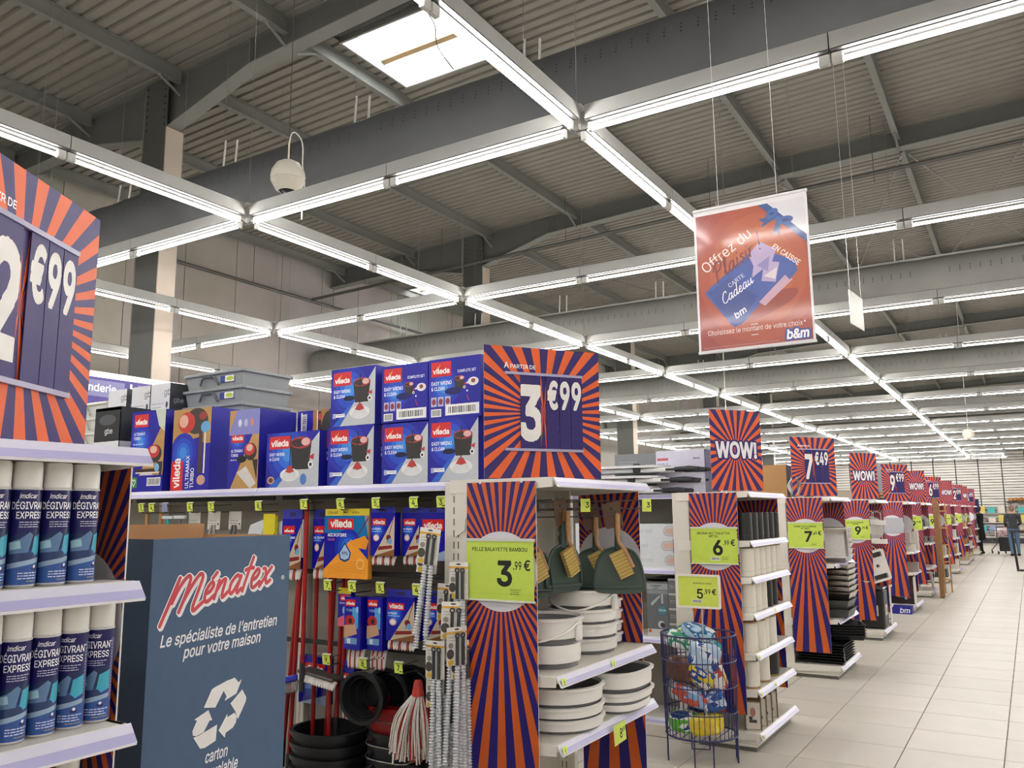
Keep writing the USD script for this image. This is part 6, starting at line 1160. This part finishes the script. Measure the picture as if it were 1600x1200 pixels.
t = thing('camera_dome', 'white round dome camera hanging in front of the near air duct', 'camera', (-5.05, 4.6, 4.41)); put(t, 'shell', B().lathe([(.02, .14), (.06, .135), (.10, .11), (.135, .05), (.145, 0), (.138, -.03)], '#d8d4c6', 32), 'satin', 40); put(t, 'collar', B().lathe([(.138, -.03), (.142, -.035), (.135, -.05), (.10, -.115), (.075, -.13)], '#cfcabb', 32), 'satin', 40); put(t, 'lens_dome', B().lathe([(.078, -.125), (.06, -.145), (.03, -.155), (.001, -.157)], '#17181a', 24), 'gloss', 60)
put(t, 'stem', B().tube([(0, 0, .13), (0, 0, .30)], .008, '#cfcabb', 8), 'satin'); put(t, 'cable', B().tube(smooth_line([(0, 0, .3), (.0, 0, .5), (.0, 0, 1.4), (0, 0, roof(-5) - 4.42)], 4), .004, '#4b4a48', 6), 'satin', 60); put(t, 'lead', B().tube(smooth_line([(0, 0, .30), (.03, 0, .38), (.09, 0, .36), (.16, 0, .25), (.17, 0, .05), (.20, .0, -.1), (.18, 0, -.3), (.2, -.02, -.42)], 5), .006, '#d4d0c8', 6), 'satin', 60)
for k, (x, y, z) in enumerate(((-4.7, 15.2, 3.3), (-1.2, 24.4, 3.55))):
    t = thing('camera_dome', f'white dome camera far down the shop, {ORD[k]} of two', 'camera', (x, y, z)); put(t, 'shell', B().lathe([(.001, .14), (.10, .11), (.145, 0), (.10, -.115), (.001, -.157)], '#d8d4c6', 24), 'satin', 40); put(t, 'stem', B().tube([(0, 0, .13), (0, 0, roof(x) - z - .01)], .008, '#cfcabb', 6), 'satin')
t = thing('aisle_sign', 'purple department sign with grey name plates hanging behind the crates', 'sign', (-9.0, 4.4, 2.70), (0, 0, PI / 2)); SL = 2.2; pr = Print(SL, .56, '#463a82'); pr.rect(0, .49, SL, .56, '#e6e4e2')
pr.rect(.55, .27, 1.38, .46, '#75749c'); pr.text('Buanderie', .72, .33, .085, '#e8e8ee', bold=1); pr.rect(1.45, .27, 1.48, .46, '#e8e8ee'); pr.rect(1.55, .27, 2.15, .46, '#75749c'); pr.text('Ménage', 1.65, .33, .08, '#e8e8ee', bold=1); pr.rect(.02, .27, .5, .46, '#75749c')
b = B(); pr.onto(b, (0, -.02, 0), (1, 0, 0), (0, 0, 1)); b.raw([(0, -.02, 0), (0, .02, 0), (0, .02, .56), (0, -.02, .56), (SL, -.02, 0), (SL, .02, 0), (SL, .02, .56), (SL, -.02, .56)], [(0, 3, 2, 1), (4, 5, 6, 7), (1, 2, 6, 5), (2, 3, 7, 6), (0, 1, 5, 4)], '#463a82'); put(t, 'board', b, 'card')
for xx in (.2, 2.0): put(t, 'cord', B().tube([(xx, 0, .56), (xx, 0, roof(-9) - 2.71)], .002, '#8a8a86', 5), 'satin')

# right foreground post of a trolley, far customers, trolley, wall goods
def limb(pts, rs):
    out = m3.Manifold()
    for (a, ra), (b_, rb) in zip(zip(pts[:-1], rs[:-1]), zip(pts[1:], rs[1:])):
        s1 = m3.Manifold.sphere(ra, 16).translate(a); s2 = m3.Manifold.sphere(rb, 16).translate(b_); out = out + m3.Manifold.batch_hull([s1, s2])
    return out
def person(label, loc, rz, top, legs, hair, skin, coat=False, arm_fwd=.25, hands=True):
    """A standing adult about 1.74 m tall facing +y; one body, with clothes coloured by region and hair as its child."""
    t = thing('person', label, 'person', loc, (0, 0, rz))
    body = limb([(0, 0, .93), (0, .0, 1.12), (0, -.01, 1.36)], [.15, .135, .15]) + limb([(-.17, -.01, 1.40), (.17, -.01, 1.40)], [.075, .075]) + limb([(0, 0, 1.42), (0, .01, 1.52)], [.06, .055]) + m3.Manifold.sphere(.098, 24).scale((.84, 1.0, 1.2)).translate((0, .02, 1.63)) + limb([(0, .105, 1.635), (0, .13, 1.605)], [.012, .016])
    for s_ in (-1, 1):
        body += limb([(s_ * .09, 0, .92), (s_ * .11, .02 + .03 * s_, .50), (s_ * .115, -.01 + .06 * s_, .10)], [.10, .068, .05]) + limb([(s_ * .115, -.05 + .06 * s_, .05), (s_ * .12, .13 + .06 * s_, .035)], [.05, .035])
        hx, hy, hz = s_ * .17, arm_fwd, 1.02; body += limb([(s_ * .2, -.01, 1.39), (s_ * .24, .02 if arm_fwd > .1 else -.02, 1.13), (hx, hy, hz)], [.062, .047, .036])
        palm = limb([(hx, hy, hz), (hx - s_ * .01, hy + .06, hz - .012)], [.032, .034]); body += palm
        for k in range(4): body += limb([(hx + (k - 1.5) * .019, hy + .07, hz - .01), (hx + (k - 1.5) * .021, hy + .115 - .006 * abs(k - 1.3), hz - .015), (hx + (k - 1.5) * .020, hy + .13, hz - .045)], [.0095, .009, .008])
        body += limb([(hx - s_ * .03, hy + .03, hz), (hx - s_ * .045, hy + .075, hz - .012)], [.011, .009]); body += m3.Manifold.sphere(.026, 12).scale((.4, .8, 1.2)).translate((s_ * .083, .015, 1.63))
    if coat: body += m3.Manifold.cylinder(.62, .24, .17, 28).scale((1, .72, 1)).translate((0, 0, .50))
    m = body.refine_to_length(.035).to_mesh(); tm = trimesh.Trimesh(m.vert_properties[:, :3], m.tri_verts); trimesh.smoothing.filter_taubin(tm, iterations=6)
    c = tm.triangles_center; col = np.tile(lin(top), (len(c), 1)); col[(c[:, 2] < .94) & (np.abs(c[:, 0]) < .2) & (c[:, 1] < .2) & (not coat)] = lin(legs)
    if coat: col[c[:, 2] < .52] = lin(legs)
    col[c[:, 2] < .085] = lin('#26221f'); col[(c[:, 2] > 1.47)] = lin(skin); hand = (c[:, 1] > arm_fwd - .01) & (c[:, 2] < 1.1) & (c[:, 2] > .9) & (np.abs(c[:, 0]) > .08); col[hand] = lin(skin)
    for ex in (-.034, .034): col[np.linalg.norm(c - (ex, .105, 1.645), axis=1) < .016] = lin('#2a2320')
    col[(np.abs(c[:, 0]) < .03) & (np.abs(c[:, 2] - 1.568) < .008) & (c[:, 1] > .08)] = lin('#8a4f48')
    b = B(); b.V.append(tm.vertices); b.F.append(np.array(tm.faces)); b.C.append(col); b.n = len(tm.vertices); put(t, 'body', b, 'cloth', 60)
    h = m3.Manifold.sphere(.107, 24).scale((.86, 1.0, 1.16)).translate((0, .008, 1.645)) - m3.Manifold.cube((.4, .2, .4), True).translate((0, .155, 1.57)); q = h.to_mesh(); put(t, 'hair', B().raw(q.vert_properties[:, :3], q.tri_verts, hair), 'cloth', 50)
    return t
person('person in a dark grey jacket and blue jeans pushing a trolley', (-.58, 34.3, 0), .25, '#3c3f44', '#54708e', '#8a7466', '#c79a80')
person('person in a long black coat standing at the last aisle end', (-1.68, 35.75, 0), 1.2, '#17171a', '#1a1a1e', '#3a2c24', '#b98a72', coat=True, arm_fwd=.15)
t = thing('trolley', 'shopping trolley full of white and pink packs before the jeans-wearing person', 'trolley', (-1.02, 35.6, 0), (0, 0, .3)); b = B()
for z in (.45, .65, .85): b.tube([(-.26, -.4, z), (.26, -.4, z), (.22, .42, z), (-.22, .42, z), (-.26, -.4, z)], .008, '#6a4a55', 6)
for k in range(9): x = -.24 + .06 * k; b.tube([(x, -.4, .45), (x, -.4, .85)], .004, '#6a4a55', 5); b.tube([(x, .42, .45), (x, .42, .85)], .004, '#6a4a55', 5)
put(t, 'basket', b, 'satin', 40); put(t, 'frame', B().tube([(-.24, -.42, .98), (-.24, -.4, .4), (-.24, .4, .12)], .014, '#4c4a50', 8).tube([(.24, -.42, .98), (.24, -.4, .4), (.24, .4, .12)], .014, '#4c4a50', 8).tube([(-.26, -.44, .98), (.26, -.44, .98)], .016, '#3a2f38', 8), 'satin', 40); put(t, 'bag', B().box(-.2, .2, -.46, -.42, .12, .62, '#1b1b1d', .02), 'satin')
for sx in (-.22, .22):
    for sy in (-.36, .38): put(t, 'wheel', B().tube([(sx - .015, sy, .06), (sx + .015, sy, .06)], .06, '#26262a', 12), 'satin', 40)
for k, (x, y, c) in enumerate(((-1.09, 35.36, ['#e6e2e0', '#d8a9b4', '#eceae8']), (-.96, 35.62, ['#e2a9b4', '#ece6e4', '#cfcacb']), (-1.07, 35.86, ['#e9e7e4', '#d9d6d4', '#c2a0a8']))): bag(f'{("white and pink", "pink", "white")[k]} pack heaped in the far trolley', x, y, .74 + .04 * k, .13, .12, .14, c, (0, 0, k))
t = thing('display_stand', 'black metal stand edge at the right side of the far aisle', 'stand', (-.42, 26.0, 0)); put(t, 'post', B().tube([(0, 0, 0), (-.06, 0, 1.0)], .03, '#17171a', 8), 'coatm', 40); put(t, 'top_bar', B().box(-.13, .5, -.03, .03, 1.0, 1.06, '#1b1b1e', .006), 'coatm'); put(t, 'base', B().box(-.03, .5, -.2, .2, 0, .04, '#1b1b1e', .006), 'coatm')
t = thing('end_banner', 'dark blue banner on the last aisle end', 'banner', (-1.74, 35.35, 1.5)); put(t, 'sheet', B().box(-.13, .13, -.01, .01, 0, .5, '#1d1d52'), 'card'); put(t, 'pole', B().tube([(0, .03, -1.5), (0, .03, .5)], .014, '#26262a', 8), 'coatm')
for z, c in ((.55, 'lower'), (1.0, 'middle'), (1.45, 'upper')): single('wall_shelf', B().box(-2.4, 1.6, YB - .45, YB - .08, z - .03, z, '#c9c6be', .004), 'coatm', f'{c} pale shelf on the slatted end wall', 'shelf')
single('wall_shelf', B().box(-.95, 1.6, YB - .5, YB - .08, 1.93, 1.99, '#26262a', .004), 'coatm', 'black top shelf carrying orange plush heap on the end wall', 'shelf')
for k in range(5):
    bag(f'orange brown plush toy, {ORD[k]} from left on the black end-wall shelf', -.78 + .22 * k, YB - .3, 2.075, .092, .10, .084, ['#b97a3c', '#c98a48', '#a4682e'], (0, .3 * k, k), 'plush_toy')
for k in range(3): a = np.linspace(0, 2 * PI, 25); single('wreath', B().tube(np.stack([.16 * np.cos(a), np.zeros(25), .16 * np.sin(a)], 1), .045, '#e2dcd4', 8), 'cloth', f'white wreath hanging on the end wall, {ORD[k]} from left', 'wreath', 60, loc=(-.62 + .55 * k, YB - .2, 1.72), group='wreaths on the end wall')
for k in range(16):
    z, c = ((1.4505, .5505, 1.0005)[k % 3], RG.choice(['#49b4b2', '#c9b9a4', '#8a9ac8', '#d8cfc4', '#b9a490', '#d2c05a', '#7a6a62', '#cfa9a4'])); x = -2.1 + .2 * (k // 1 % 8) + .02 * k
    if k < 15: carton('wall_carton', f'small goods carton on the {("upper", "lower", "middle")[k % 3]} end-wall shelf, {ORD[k // 3]} from left', 'box', -2.2 + .42 * (k // 3), -1.9 + .42 * (k // 3), YB - .4, YB - .12, z, z + RG.uniform(.2, .36), c, 'goods cartons on the end wall')
